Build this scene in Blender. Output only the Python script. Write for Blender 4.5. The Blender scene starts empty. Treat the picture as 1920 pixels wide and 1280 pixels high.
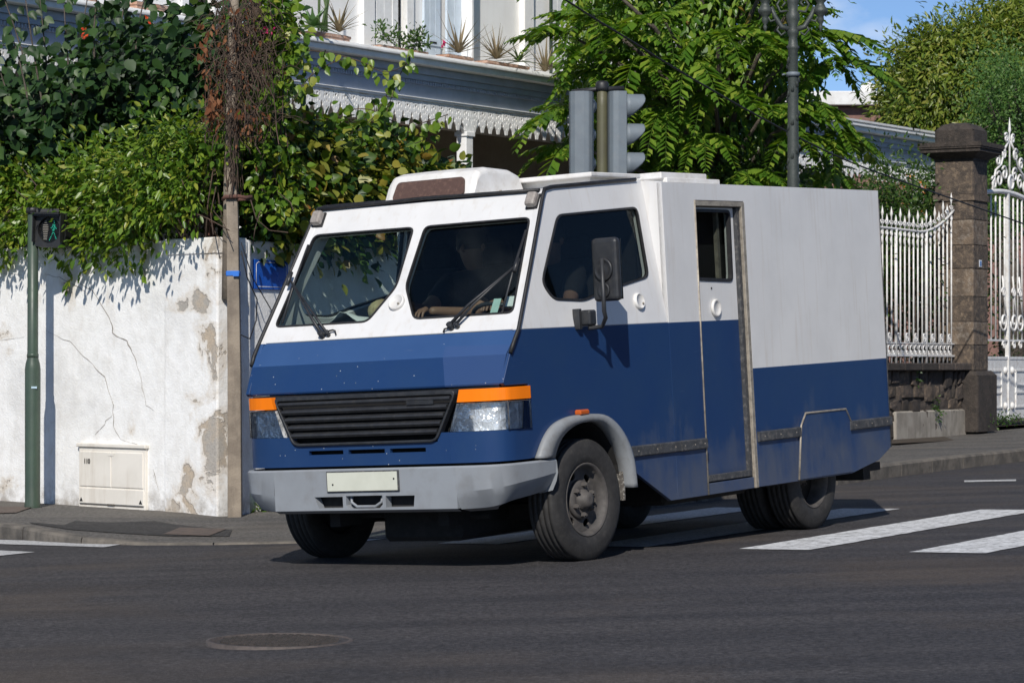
import bpy, bmesh, math, random
import numpy as np
from mathutils import Vector, Matrix, noise
random.seed(7); RNG = np.random.default_rng(11)
PI = math.pi
sc = bpy.context.scene
col = sc.collection

# ---------------------------------------------------------------- camera
FPX = 5247.0                       # focal length in pixels of a 1920 wide frame
PITCH = math.atan(45.0 / FPX)      # horizon lies a little below the middle of the frame
cam_d = bpy.data.cameras.new('camera'); cam = bpy.data.objects.new('camera', cam_d); col.objects.link(cam)
cam_d.sensor_width = 36.0; cam_d.lens = FPX / 1920 * 36.0
cam_d.clip_start = 0.5; cam_d.clip_end = 3000
cam.rotation_euler = (PI / 2 + PITCH, 0, 0)
cam_d.dof.use_dof = True; cam_d.dof.focus_distance = 18.6; cam_d.dof.aperture_fstop = 14.0
sc.camera = cam

# ---------------------------------------------------------------- sky and sun
SUN_AZ = math.radians(186.5)       # clockwise from +Y
SUN_EL = math.radians(37.0)
w = bpy.data.worlds.new('World'); sc.world = w; w.use_nodes = True
nt = w.node_tree; bg = nt.nodes['Background']
sky = nt.nodes.new('ShaderNodeTexSky'); sky.sky_type = 'NISHITA'; sky.sun_disc = False
sky.sun_elevation = SUN_EL; sky.sun_rotation = SUN_AZ
sky.air_density = 1.0; sky.dust_density = 0.1; sky.ozone_density = 4.0; sky.altitude = 4500
# a few soft clouds, laid out by direction over the whole sky
tc = nt.nodes.new('ShaderNodeTexCoord'); mp = nt.nodes.new('ShaderNodeMapping'); mp.inputs['Scale'].default_value = (6, 6, 14)
mp.inputs['Location'].default_value = (0.35, 0.2, 0.1)
nz = nt.nodes.new('ShaderNodeTexNoise'); nz.inputs['Scale'].default_value = 2.2; nz.inputs['Detail'].default_value = 7; nz.inputs['Roughness'].default_value = .55
cr = nt.nodes.new('ShaderNodeValToRGB'); cr.color_ramp.elements[0].position = .56; cr.color_ramp.elements[1].position = .74
cr.color_ramp.elements[1].color = (.55, .55, .55, 1)
mx = nt.nodes.new('ShaderNodeMix'); mx.data_type = 'RGBA'; mx.inputs[7].default_value = (8, 8.5, 9.5, 1)
nt.links.new(tc.outputs['Generated'], mp.inputs[0]); nt.links.new(mp.outputs[0], nz.inputs[0]); nt.links.new(nz.outputs[0], cr.inputs[0])
nt.links.new(cr.outputs[0], mx.inputs[0]); nt.links.new(sky.outputs[0], mx.inputs[6]); nt.links.new(mx.outputs[2], bg.inputs[0])
bg.inputs[1].default_value = 0.105
sd = bpy.data.lights.new('sun', 'SUN'); sd.energy = 4.3; sd.angle = math.radians(.53); sd.color = (1, .95, .87)
sun = bpy.data.objects.new('sun', sd); col.objects.link(sun)
sun.rotation_euler = Vector((-math.sin(SUN_AZ) * math.cos(SUN_EL), -math.cos(SUN_AZ) * math.cos(SUN_EL), -math.sin(SUN_EL))).to_track_quat('-Z', 'Y').to_euler()
sc.view_settings.view_transform = 'Standard'; sc.view_settings.look = 'None'; sc.view_settings.exposure = 0.0; sc.view_settings.gamma = 1.0
sc.render.engine = 'CYCLES'; sc.cycles.max_bounces = 8; sc.cycles.transparent_max_bounces = 16; sc.cycles.use_denoising = True

# ---------------------------------------------------------------- helpers
def ray(u, v):
    x, y = (u - 960) / FPX, (v - 640) / FPX
    s, c = math.sin(PITCH), math.cos(PITCH)
    return Vector((x, s * y + c, -c * y + s))
def aty(u, v, y): r = ray(u, v); return r * (y / r.y)
def onpl(u, v, n, d): r = ray(u, v); return r * (d / r.dot(n))
def G(x, y):                       # the road: one gently tilted plane, flattening far away
    xx = 30 * math.tanh(x / 30); yy = 60 * math.tanh(y / 60)
    return -1.192 + .0293 * xx - .0033 * yy
def gpx(u, v):
    r = ray(u, v); k = -1.192 / (r.z - .0293 * r.x + .0033 * r.y); return r * k

def tag(o, label=None, cat=None, group=None, kind=None):
    if label: o['label'] = label
    if cat: o['category'] = cat
    if group: o['group'] = group
    if kind: o['kind'] = kind
    return o
def empty(name, loc=(0, 0, 0), rz=0, **k):
    o = bpy.data.objects.new(name, None); col.objects.link(o); o.location = loc; o.rotation_euler = (0, 0, rz); o.empty_display_size = .1
    return tag(o, **k)
def link(name, me, parent=None, **k):
    o = bpy.data.objects.new(name, me); col.objects.link(o)
    if parent is not None: o.parent = parent
    return tag(o, **k)
def raw(name, V, F, mat, parent=None, smooth=False, **k):
    me = bpy.data.meshes.new(name); me.from_pydata([tuple(v) for v in V], [], F); me.materials.append(mat)
    if smooth:
        for p in me.polygons: p.use_smooth = True
    me.update(); return link(name, me, parent, **k)

class MB:
    """collects shapes into one bmesh; build() links them as one mesh object"""
    def __init__(s): s.bm = bmesh.new(); s.mi = 0
    def face(s, vs, mi=None):
        f = s.bm.faces.new([s.bm.verts.new(v) for v in vs]); f.material_index = s.mi if mi is None else mi; return f
    def box(s, c, size, rot=None, bevel=0, seg=1):
        m = Matrix.Translation(c) @ (rot.to_4x4() if rot is not None else Matrix()) @ Matrix.Diagonal((*size, 1))
        r = bmesh.ops.create_cube(s.bm, size=1, matrix=m)
        for v in r['verts']:
            for f in v.link_faces: f.material_index = s.mi
        if bevel:
            es = list({e for v in r['verts'] for e in v.link_edges})
            bmesh.ops.bevel(s.bm, geom=es, offset=bevel, segments=seg, affect='EDGES', profile=.5, material=-1)
        return s
    def bx(s, x0, x1, y0, y1, z0, z1, bevel=0, seg=1):
        return s.box(((x0 + x1) / 2, (y0 + y1) / 2, (z0 + z1) / 2), (abs(x1 - x0), abs(y1 - y0), abs(z1 - z0)), bevel=bevel, seg=seg)
    def cyl(s, a, b, r0, r1=None, n=12, caps=True):
        return s.tube([a, b], [r0, r0 if r1 is None else r1], n, caps)
    def tube(s, pts, r, n=8, caps=True):
        pts = [Vector(p) for p in pts]; k = len(pts)
        rs = r if isinstance(r, (list, tuple)) else [r] * k
        rings = []; ref = None
        for i, p in enumerate(pts):
            t = (pts[min(i + 1, k - 1)] - pts[max(i - 1, 0)]).normalized()
            if ref is None: ref = Vector((0, 0, 1)) if abs(t.z) < .9 else Vector((1, 0, 0))
            u = t.cross(ref)
            if u.length < 1e-4: u = t.orthogonal()
            u.normalize(); vv = u.cross(t); ref = vv
            rings.append([s.bm.verts.new(p + (u * math.cos(2 * PI * j / n) + vv * math.sin(2 * PI * j / n)) * rs[i]) for j in range(n)])
        for i in range(k - 1):
            for j in range(n):
                f = s.bm.faces.new((rings[i][j], rings[i][(j + 1) % n], rings[i + 1][(j + 1) % n], rings[i + 1][j])); f.material_index = s.mi; f.smooth = True
        if caps:
            for ring in (rings[0], rings[-1]):
                f = s.bm.faces.new(ring); f.material_index = s.mi
        return s
    def lathe(s, prof, m=None, n=24, smooth=True, closed=False, caps=True):
        """prof: (radius, height) pairs about local Z; m: matrix"""
        m = m or Matrix()
        rings = [[s.bm.verts.new(m @ Vector((r * math.cos(2 * PI * j / n), r * math.sin(2 * PI * j / n), h))) for j in range(n)] for r, h in prof]
        k = len(rings)
        for i in range(k if closed else k - 1):
            a, b = rings[i], rings[(i + 1) % k]
            for j in range(n):
                f = s.bm.faces.new((a[j], a[(j + 1) % n], b[(j + 1) % n], b[j])); f.material_index = s.mi; f.smooth = smooth
        if caps and not closed:
            for ring, (r, h) in ((rings[0], prof[0]), (rings[-1], prof[-1])):
                if r > 1e-5:
                    f = s.bm.faces.new(ring); f.material_index = s.mi
        return s
    def loft(s, rows, closed=False, smooth=False):
        R = [[s.bm.verts.new(p) for p in row] for row in rows]
        for a, b in zip(R[:-1], R[1:]):
            n = len(a)
            for j in range(n if closed else n - 1):
                f = s.bm.faces.new((a[j], a[(j + 1) % n], b[(j + 1) % n], b[j])); f.material_index = s.mi; f.smooth = smooth
        return s
    def panel(s, outer, holes=(), thick=0, normal=None):
        """flat polygon with holes, extruded by thick against its normal"""
        b = bmesh.new(); es = []
        for lp in [outer] + list(holes):
            vs = [b.verts.new(p) for p in lp]
            es += [b.edges.new((vs[i], vs[(i + 1) % len(vs)])) for i in range(len(vs))]
        bmesh.ops.triangle_fill(b, use_beauty=True, use_dissolve=False, edges=es)
        if normal is None:
            normal = Vector((0, 0, 0)); n = len(outer)
            for i in range(n):
                p, q = Vector(outer[i]), Vector(outer[(i + 1) % n]); normal += p.cross(q)
        normal = Vector(normal).normalized()
        if thick:
            r = bmesh.ops.extrude_face_region(b, geom=list(b.faces))
            bmesh.ops.translate(b, vec=-normal * thick, verts=[e for e in r['geom'] if isinstance(e, bmesh.types.BMVert)])
        bmesh.ops.recalc_face_normals(b, faces=b.faces)
        me = bpy.data.meshes.new('tmp'); b.to_mesh(me); b.free()
        n0 = len(s.bm.faces); s.bm.from_mesh(me); bpy.data.meshes.remove(me); s.bm.faces.ensure_lookup_table()
        for f in s.bm.faces[n0:]: f.material_index = s.mi
        return s
    def mesh(s, name, mats):
        me = bpy.data.meshes.new(name); bmesh.ops.recalc_face_normals(s.bm, faces=s.bm.faces); s.bm.to_mesh(me); s.bm.free()
        for m in (mats if isinstance(mats, (list, tuple)) else [mats]): me.materials.append(m)
        return me
    def build(s, name, mats, parent=None, bevel=0, seg=2, **k):
        o = link(name, s.mesh(name, mats), parent, **k)
        if bevel:
            b = o.modifiers.new('bevel', 'BEVEL'); b.width = bevel; b.segments = seg; b.limit_method = 'ANGLE'; b.angle_limit = math.radians(35)
            b.harden_normals = False
        return o
def rc(pts, r, n=4):
    """round the corners of a polygon"""
    out = []; k = len(pts)
    for i in range(k):
        p, a, b = Vector(pts[i]), Vector(pts[i - 1]), Vector(pts[(i + 1) % k])
        ra = min(r, (a - p).length * .45); rb = min(r, (b - p).length * .45)
        A = p + (a - p).normalized() * ra; B = p + (b - p).normalized() * rb
        for j in range(n + 1):
            t = j / n; out.append(A * (1 - t) ** 2 + p * 2 * t * (1 - t) + B * t * t)
    return out
def shrink(pts, d):
    """offset a roughly convex loop inward by d"""
    pts = [Vector(p) for p in pts]; c = sum(pts, Vector()) / len(pts); nrm = Vector()
    for i in range(len(pts)): nrm += (pts[i] - c).cross(pts[(i + 1) % len(pts)] - c)
    nrm.normalize(); out = []; k = len(pts)
    for i in range(k):
        t = (pts[(i + 1) % k] - pts[i - 1]).normalized(); out.append(pts[i] + nrm.cross(t) * d)
    return out

# ---------------------------------------------------------------- materials
def new_mat(name):
    m = bpy.data.materials.new(name); m.use_nodes = True; return m, m.node_tree, m.node_tree.nodes['Principled BSDF']
def N(nt, kind, **k):
    n = nt.nodes.new('ShaderNode' + kind)
    for a, b in k.items():
        if a.startswith('i_'): n.inputs[int(a[2:]) if a[2:].isdigit() else a[2:].replace('_', ' ')].default_value = b
        else: setattr(n, a, b)
    return n
def mixc(nt, fac, a, b, blend='MIX'):
    m = nt.nodes.new('ShaderNodeMix'); m.data_type = 'RGBA'; m.blend_type = blend
    for sock, v in ((0, fac), (6, a), (7, b)):
        if hasattr(v, 'links') or hasattr(v, 'is_linked'): nt.links.new(v, m.inputs[sock])
        else: m.inputs[sock].default_value = v if sock == 0 else (*v[:3], 1)
    return m.outputs[2]
def ramp(nt, src, *stops):
    r = nt.nodes.new('ShaderNodeValToRGB'); nt.links.new(src, r.inputs[0]); e = r.color_ramp.elements
    while len(e) < len(stops): e.new(.5)
    for el, (p, c) in zip(e, stops):
        el.position = p; el.color = (c, c, c, 1) if isinstance(c, (int, float)) else (*c[:3], 1)
    return r.outputs[0]
def math_(nt, op, a, b=0.0, c=None, clamp=False):
    m = nt.nodes.new('ShaderNodeMath'); m.operation = op; m.use_clamp = clamp
    for i, v in enumerate((a, b) if c is None else (a, b, c)):
        if hasattr(v, 'is_linked'): nt.links.new(v, m.inputs[i])
        else: m.inputs[i].default_value = v
    return m.outputs[0]
def noise_(nt, vec, scale, detail=4, rough=.55, dist=0):
    n = nt.nodes.new('ShaderNodeTexNoise'); n.inputs['Scale'].default_value = scale; n.inputs['Detail'].default_value = detail
    n.inputs['Roughness'].default_value = rough; n.inputs['Distortion'].default_value = dist
    if vec is not None: nt.links.new(vec, n.inputs['Vector'])
    return n.outputs['Fac']
def coords(nt, kind='Object'):
    return nt.nodes.new('ShaderNodeTexCoord').outputs[kind]
def worldpos(nt): return nt.nodes.new('ShaderNodeNewGeometry').outputs['Position']
def bump(nt, bsdf, h, strength=.3, dist=.01):
    b = nt.nodes.new('ShaderNodeBump'); b.inputs['Strength'].default_value = strength; b.inputs['Distance'].default_value = dist
    nt.links.new(h, b.inputs['Height']); nt.links.new(b.outputs[0], bsdf.inputs['Normal'])
def mat(name, c, rough=.6, c2=None, scale=6., lo=.4, hi=.62, bump_s=0, bump_scale=60, metal=0, dirt=None, dirt_amt=.4, world=True, spec=.5, bump_d=.01, streak=False):
    m, nt, b = new_mat(name); b.inputs['Roughness'].default_value = rough; b.inputs['Metallic'].default_value = metal
    b.inputs['Specular IOR Level'].default_value = spec
    vec = worldpos(nt) if world else coords(nt)
    if c2 is None: c2 = tuple(x * .82 for x in c)
    f = ramp(nt, noise_(nt, vec, scale, 6), (lo, 0.), (hi, 1.))
    out = mixc(nt, f, c, c2)
    if dirt:
        if streak:
            mpn = N(nt, 'Mapping'); mpn.inputs['Scale'].default_value = (1, 1, .12); nt.links.new(vec, mpn.inputs[0]); dv = mpn.outputs[0]
        else: dv = vec
        d = ramp(nt, noise_(nt, dv, scale * 2.3, 8, .65), (.5, 0.), (.72, dirt_amt)); out = mixc(nt, d, out, dirt)
    nt.links.new(out, b.inputs['Base Color'])
    rv = math_(nt, 'MULTIPLY_ADD', noise_(nt, vec, scale * 4, 3), .25, rough - .12, True); nt.links.new(rv, b.inputs['Roughness'])
    if bump_s: bump(nt, b, noise_(nt, vec, bump_scale, 6, .6), bump_s, bump_d)
    return m

def asphalt(name, base, brown, stain_scale=.5, agg=1.0):
    m, nt, b = new_mat(name); p = worldpos(nt)
    fine = noise_(nt, p, 85, 4, .85); mid = noise_(nt, p, 24, 6, .75); grain = noise_(nt, p, 34, 2, .6); big = noise_(nt, p, stain_scale, 5, .6); st = noise_(nt, p, 1.7, 6, .6)
    c = mixc(nt, ramp(nt, fine, (.38, 0.), (.62, 1.)), tuple(x * .42 for x in base), tuple(x * 1.75 for x in base))
    c = mixc(nt, ramp(nt, mid, (.40, 0.), (.66, .6)), c, tuple(x * .55 for x in base))
    c = mixc(nt, ramp(nt, grain, (.36, 0.), (.64, 1.)), mixc(nt, 1.0, c, (.58, .58, .58), 'MULTIPLY'), mixc(nt, 1.0, c, (1.4, 1.4, 1.4), 'MULTIPLY'))
    c = mixc(nt, ramp(nt, big, (.48, 0.), (.66, .55)), c, mixc(nt, ramp(nt, fine, (.4, 0.), (.64, 1.)), tuple(x * .7 for x in brown), tuple(x * 1.5 for x in brown)))
    c = mixc(nt, ramp(nt, st, (.5, 0.), (.72, .35)), c, tuple(x * .5 for x in base))
    mpa = N(nt, 'Mapping'); mpa.inputs['Rotation'].default_value = (0, 0, .35); mpa.inputs['Scale'].default_value = (.22, 1.9, 1); nt.links.new(p, mpa.inputs[0])
    bands = noise_(nt, mpa.outputs[0], 1.0, 5, .6); c = mixc(nt, ramp(nt, bands, (.40, 0.), (.62, 1.)), mixc(nt, 1.0, c, (.80, .80, .82), 'MULTIPLY'), mixc(nt, 1.0, c, (1.16, 1.14, 1.12), 'MULTIPLY'))
    v = N(nt, 'TexVoronoi', i_Scale=95.0); nt.links.new(p, v.inputs['Vector'])
    wn = N(nt, 'TexWhiteNoise'); nt.links.new(v.outputs['Position'], wn.inputs['Vector'])
    sp = math_(nt, 'MULTIPLY', ramp(nt, wn.outputs['Value'], (.955, 0.), (.965, 1.)), ramp(nt, v.outputs['Distance'], (.2, 1.), (.4, 0.)))
    c = mixc(nt, math_(nt, 'MULTIPLY', sp, .55 * agg), c, (.22, .215, .2))
    nt.links.new(c, b.inputs['Base Color']); b.inputs['Roughness'].default_value = .82; b.inputs['Specular IOR Level'].default_value = .35
    h = math_(nt, 'ADD', math_(nt, 'MULTIPLY', fine, .5), math_(nt, 'ADD', v.outputs['Distance'], math_(nt, 'MULTIPLY', mid, 1.2)))
    bump(nt, b, h, .55, .006); return m

def plaster(name, bare=(.43, .40, .36), corner=None):
    """old limewash with fallen patches, stains, hairline cracks; corner = world point near which more plaster has come off"""
    m, nt, b = new_mat(name); p = worldpos(nt)
    n1 = noise_(nt, p, 1.5, 9, .62, .4); n2 = noise_(nt, p, 7, 8, .65); n3 = noise_(nt, p, 60, 4, .6)
    white = mixc(nt, ramp(nt, n2, (.42, 0.), (.75, 1.)), (.88, .875, .86), (.75, .735, .705))
    mpn = N(nt, 'Mapping'); mpn.inputs['Scale'].default_value = (1, 1, .1); nt.links.new(p, mpn.inputs[0])
    streak = noise_(nt, mpn.outputs[0], 9, 7, .65)
    white = mixc(nt, ramp(nt, streak, (.56, 0.), (.8, .35)), white, (.55, .51, .45))
    white = mixc(nt, ramp(nt, noise_(nt, p, 1.1, 6, .6, .6), (.50, 0.), (.70, .45)), white, (.58, .575, .565))
    sep = N(nt, 'SeparateXYZ'); nt.links.new(p, sep.inputs[0])
    white = mixc(nt, math_(nt, 'MULTIPLY', ramp(nt, math_(nt, 'ADD', sep.outputs[2], 1.33), (.0, .85), (.30, 0.)), ramp(nt, n2, (.38, 0.), (.62, 1.))), white, (.24, .205, .165))
    thr = n1
    if corner is not None:
        dx = math_(nt, 'SUBTRACT', sep.outputs[0], corner[0]); dy = math_(nt, 'SUBTRACT', sep.outputs[1], corner[1])
        d = math_(nt, 'SQRT', math_(nt, 'ADD', math_(nt, 'MULTIPLY', dx, dx), math_(nt, 'MULTIPLY', dy, dy)))
        near = ramp(nt, d, (.10, .21), (.52, .0))
        mid = math_(nt, 'ABSOLUTE', math_(nt, 'SUBTRACT', sep.outputs[2], -.15))
        near = math_(nt, 'MULTIPLY', near, ramp(nt, mid, (.5, 1.), (1.35, .25)))
        thr = math_(nt, 'ADD', n1, near)
    # damp wear with its own ragged shape along the foot of the wall
    foot = math_(nt, 'MULTIPLY', ramp(nt, math_(nt, 'ADD', sep.outputs[2], 1.4), (.0, .15), (.42, 0.)), n2)
    thr = math_(nt, 'ADD', thr, math_(nt, 'MULTIPLY', foot, 1.3))
    gone = ramp(nt, thr, (.675, 0.), (.687, 1.)); edge = ramp(nt, thr, (.61, 0.), (.675, 1.))
    barec = mixc(nt, ramp(nt, noise_(nt, p, 4, 6, .6), (.42, 0.), (.6, 1.)), bare, (.52, .43, .33))
    barec = mixc(nt, ramp(nt, n3, (.45, 0.), (.7, .6)), barec, tuple(x * .6 for x in bare))
    white = mixc(nt, math_(nt, 'MULTIPLY', edge, .55), white, (.58, .49, .38))
    c = mixc(nt, gone, white, barec)
    nt.links.new(c, b.inputs['Base Color']); b.inputs['Roughness'].default_value = .9; b.inputs['Specular IOR Level'].default_value = .15
    h = math_(nt, 'SUBTRACT', math_(nt, 'ADD', math_(nt, 'MULTIPLY', n2, .8), math_(nt, 'MULTIPLY', n3, .35)), math_(nt, 'MULTIPLY', gone, .9))
    bump(nt, b, h, .6, .02); return m

def leafmat(name, stops, trans=.3, rough=.42, spec=.5):
    m, nt, b = new_mat(name); g = nt.nodes.new('ShaderNodeNewGeometry')
    c = ramp(nt, g.outputs['Random Per Island'], *stops)
    v = noise_(nt, g.outputs['Position'], 1.3, 4); c = mixc(nt, ramp(nt, v, (.35, 0.), (.65, .45)), c, mixc(nt, 1.0, c, (.55, .6, .4), 'MULTIPLY'))
    nt.links.new(c, b.inputs['Base Color']); b.inputs['Roughness'].default_value = rough; b.inputs['Specular IOR Level'].default_value = spec
    t = nt.nodes.new('ShaderNodeBsdfTranslucent'); nt.links.new(mixc(nt, 1.0, c, (1.5, 1.6, .55), 'MULTIPLY'), t.inputs[0])
    ms = nt.nodes.new('ShaderNodeMixShader'); ms.inputs[0].default_value = trans
    nt.links.new(b.outputs[0], ms.inputs[1]); nt.links.new(t.outputs[0], ms.inputs[2])
    nt.links.new(ms.outputs[0], nt.nodes['Material Output'].inputs[0]); return m

def glassmat(name, tint, rough=.02, refl=1.0):
    """flat tinted pane: transparent with a Fresnel reflection"""
    m, nt, b = new_mat(name); nt.nodes.remove(b)
    t = N(nt, 'BsdfTransparent'); t.inputs[0].default_value = (*tint, 1); g = N(nt, 'BsdfGlossy'); g.inputs['Roughness'].default_value = rough
    fr = N(nt, 'Fresnel'); fr.inputs[0].default_value = 1.45; ms = N(nt, 'MixShader')
    nt.links.new(math_(nt, 'MULTIPLY', fr.outputs[0], refl), ms.inputs[0]); nt.links.new(t.outputs[0], ms.inputs[1]); nt.links.new(g.outputs[0], ms.inputs[2])
    nt.links.new(ms.outputs[0], nt.nodes['Material Output'].inputs[0]); return m
def emit(name, c, s):
    m, nt, b = new_mat(name); b.inputs['Base Color'].default_value = (*c, 1); b.inputs['Emission Color'].default_value = (*c, 1); b.inputs['Emission Strength'].default_value = s; return m

M = {}
M['asphalt'] = asphalt('asphalt', (.052, .049, .051), (.088, .068, .050), .34)
M['patch'] = asphalt('asphalt_patch', (.045, .043, .042), (.05, .045, .04), .9)
M['pave'] = asphalt('pavement', (.125, .118, .108), (.115, .102, .086), .6, .4)
M['kerb'] = mat('kerb_stone', (.17, .15, .125), .85, (.10, .09, .078), 5, bump_s=.5, bump_scale=50, dirt=(.05, .045, .04), dirt_amt=.7)
M['paint_line'] = mat('road_paint', (.70, .71, .72), .75, (.44, .44, .44), 9, .45, .72, bump_s=.3, bump_scale=160, dirt=(.075, .073, .073), dirt_amt=1.0)
M['paint_worn'] = mat('worn_road_paint', (.60, .60, .60), .75, (.36, .36, .36), 30, .4, .7, bump_s=.3, bump_scale=160, dirt=(.06, .06, .06), dirt_amt=1.)
M['iron'] = mat('cast_iron', (.055, .046, .042), .75, (.034, .030, .028), 30, bump_s=.3, bump_scale=200)
M['iron_lid'] = mat('worn_iron_lid', (.098, .080, .073), .7, (.066, .056, .052), 25, bump_s=.3, bump_scale=200)
M['rustplate'] = mat('rusty_plate', (.13, .095, .075), .8, (.09, .07, .06), 14, bump_s=.4, bump_scale=120)
M['white_iron'] = mat('white_painted_iron', (.80, .80, .79), .5, (.70, .69, .67), 9, dirt=(.33, .17, .08), dirt_amt=.45)
M['white_wood'] = mat('white_painted_wood', (.86, .86, .85), .6, (.77, .77, .76), 4, dirt=(.5, .47, .42), dirt_amt=.3, bump_s=.15, bump_scale=40)
M['house'] = mat('house_render', (.87, .865, .85), .85, (.80, .79, .775), 1.6, dirt=(.62, .58, .52), dirt_amt=.3, bump_s=.25, bump_scale=30, streak=True)
M['cornice'] = mat('blue_grey_cornice', (.42, .47, .56), .7, (.36, .41, .50), 3, dirt=(.3, .3, .3), dirt_amt=.3)
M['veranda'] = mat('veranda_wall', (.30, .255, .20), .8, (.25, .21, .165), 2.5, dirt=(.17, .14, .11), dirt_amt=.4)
M['shutter'] = mat('pale_blue_shutter', (.62, .70, .78), .6, (.55, .63, .71), 5, dirt=(.45, .45, .44), dirt_amt=.3)
M['roofwhite'] = mat('white_roof_sheet', (.76, .76, .75), .5, (.66, .65, .63), 3, dirt=(.4, .37, .33), dirt_amt=.4)
M['terracotta'] = mat('terracotta', (.50, .33, .25), .85, (.36, .19, .12), 8, dirt=(.55, .50, .45), dirt_amt=.7)
M['stone'] = mat('dark_basalt', (.115, .088, .068), .92, (.062, .050, .042), 7, .38, .6, bump_s=.8, bump_scale=45, bump_d=.02, dirt=(.30, .225, .155), dirt_amt=.75)
M['stone_dark'] = mat('black_basalt', (.052, .042, .036), .92, (.032, .027, .024), 7, bump_s=.8, bump_scale=45, bump_d=.02, dirt=(.10, .08, .065), dirt_amt=.6)
M['stone_brown'] = mat('brown_basalt', (.20, .15, .108), .92, (.105, .082, .064), 6, bump_s=.8, bump_scale=45, bump_d=.02, dirt=(.42, .38, .33), dirt_amt=.5)
M['rubble'] = mat('lava_rubble', (.10, .08, .068), .95, (.055, .047, .042), 9, bump_s=.9, bump_scale=38, bump_d=.03, dirt=(.19, .13, .09), dirt_amt=.6)
M['mortar'] = mat('old_mortar', (.075, .062, .052), .95, (.05, .042, .037), 9, bump_s=.8, bump_scale=50, bump_d=.02)
M['concrete'] = mat('concrete', (.36, .33, .285), .9, (.26, .235, .20), 4, bump_s=.5, bump_scale=60, dirt=(.12, .105, .09), dirt_amt=.6, streak=True)
M['wood_grey'] = mat('weathered_post', (.30, .25, .195), .9, (.20, .165, .13), 6, bump_s=.5, bump_scale=60, dirt=(.1, .085, .07), dirt_amt=.5, streak=True)
M['wood_brown'] = mat('brown_wood', (.16, .11, .08), .9, (.10, .07, .05), 9, bump_s=.5, bump_scale=70)
M['rust'] = mat('rusty_steel', (.14, .062, .045), .85, (.09, .045, .035), 14, bump_s=.3, bump_scale=90)
M['greenpole'] = mat('dark_green_paint', (.052, .082, .058), .42, (.045, .07, .052), 7, dirt=(.13, .125, .11), dirt_amt=.3, streak=True)
M['lampgreen'] = mat('lamp_post_green', (.052, .062, .055), .5, (.04, .048, .044), 9, bump_s=.3, bump_scale=80, dirt=(.12, .12, .11), dirt_amt=.3)
M['olive'] = mat('olive_pole', (.10, .095, .05), .5, (.085, .08, .045), 8)
M['siggrey'] = mat('signal_grey', (.16, .19, .215), .55, (.14, .165, .19), 6, dirt=(.24, .24, .23), dirt_amt=.25)
M['blackplastic'] = mat('black_plastic', (.022, .023, .025), .5, (.016, .016, .018), 12, dirt=(.07, .066, .06), dirt_amt=.25, world=False)
M['cream'] = mat('cream_steel', (.80, .76, .69), .6, (.74, .70, .63), 4, dirt=(.45, .37, .28), dirt_amt=.4, streak=True)
M['creamdark'] = mat('cream_gap', (.10, .085, .07), .8)
M['signblue'] = mat('sign_blue_enamel', (.01, .095, .48), .3, (.01, .085, .44), 9)
M['signwhite'] = mat('sign_white_enamel', (.75, .76, .78), .35)
M['cable'] = mat('black_cable', (.012, .012, .013), .6)
M['bluetape'] = mat('blue_tape', (.02, .16, .6), .5)
M['soil'] = mat('garden_soil', (.07, .052, .036), .95, (.045, .035, .025), 6, bump_s=.6)
M['darkglass'] = glassmat('window_glass', (.25, .27, .28))
M['bark'] = mat('bark', (.12, .10, .08), .95, (.075, .062, .05), 8, bump_s=.8, bump_scale=30, bump_d=.03)
M['twig'] = mat('dead_vine', (.10, .066, .046), .95, (.062, .042, .032), 20)
M['redbrown'] = mat('red_brown_wall', (.24, .135, .11), .9, (.17, .095, .08), 5, bump_s=.4)
M['leaf_bright'] = leafmat('leaf_bright', ((0, (.05, .115, .012)), (.45, (.115, .21, .02)), (.8, (.19, .28, .03)), (1, (.29, .30, .045))), .30, .36, .42)
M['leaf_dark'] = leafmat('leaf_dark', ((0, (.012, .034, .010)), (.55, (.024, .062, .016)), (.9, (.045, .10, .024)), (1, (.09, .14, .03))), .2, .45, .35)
M['leaf_yellow'] = leafmat('leaf_yellow', ((0, (.05, .11, .014)), (.3, (.12, .18, .02)), (.6, (.28, .28, .045)), (.93, (.34, .27, .05)), (1, (.30, .11, .03))), .3, .4, .5)
M['leaf_dead'] = leafmat('leaf_dead', ((0, (.10, .035, .018)), (.5, (.20, .075, .035)), (1, (.30, .14, .075))), .2, .8, .2)
M['leaf_tree'] = leafmat('leaf_tree', ((0, (.05, .13, .014)), (.5, (.12, .225, .024)), (.85, (.22, .33, .04)), (.985, (.27, .34, .05)), (1, (.24, .12, .03))), .34, .38, .5)
M['leaf_mango'] = leafmat('leaf_mango', ((0, (.07, .125, .016)), (.5, (.16, .22, .028)), (.85, (.25, .29, .045)), (1, (.32, .30, .07))), .28, .38, .5)
M['leaf_fine'] = leafmat('leaf_fine', ((0, (.045, .11, .024)), (.6, (.09, .185, .04)), (1, (.16, .26, .07))), .32, .5, .4)
M['leaf_bush'] = leafmat('leaf_bush', ((0, (.022, .06, .012)), (.6, (.05, .11, .018)), (1, (.11, .17, .03))), .25, .45, .45)
M['leaf_agave'] = leafmat('leaf_agave', ((0, (.09, .19, .07)), (1, (.17, .27, .10))), .12, .5, .4)
M['leaf_aloe_dry'] = leafmat('leaf_aloe_dry', ((0, (.20, .155, .10)), (.6, (.30, .23, .15)), (1, (.30, .19, .12))), .12, .6, .3)
M['leaf_aloe_green'] = leafmat('leaf_aloe_green', ((0, (.07, .13, .05)), (1, (.16, .20, .08))), .12, .55, .3)
M['flower_pink'] = leafmat('flower_pink', ((0, (.5, .02, .12)), (1, (.65, .06, .25))), .3, .6, .2)
M['flower_orange'] = leafmat('flower_orange', ((0, (.55, .17, .03)), (.5, (.7, .32, .07)), (1, (.55, .4, .5))), .3, .6, .2)
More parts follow.
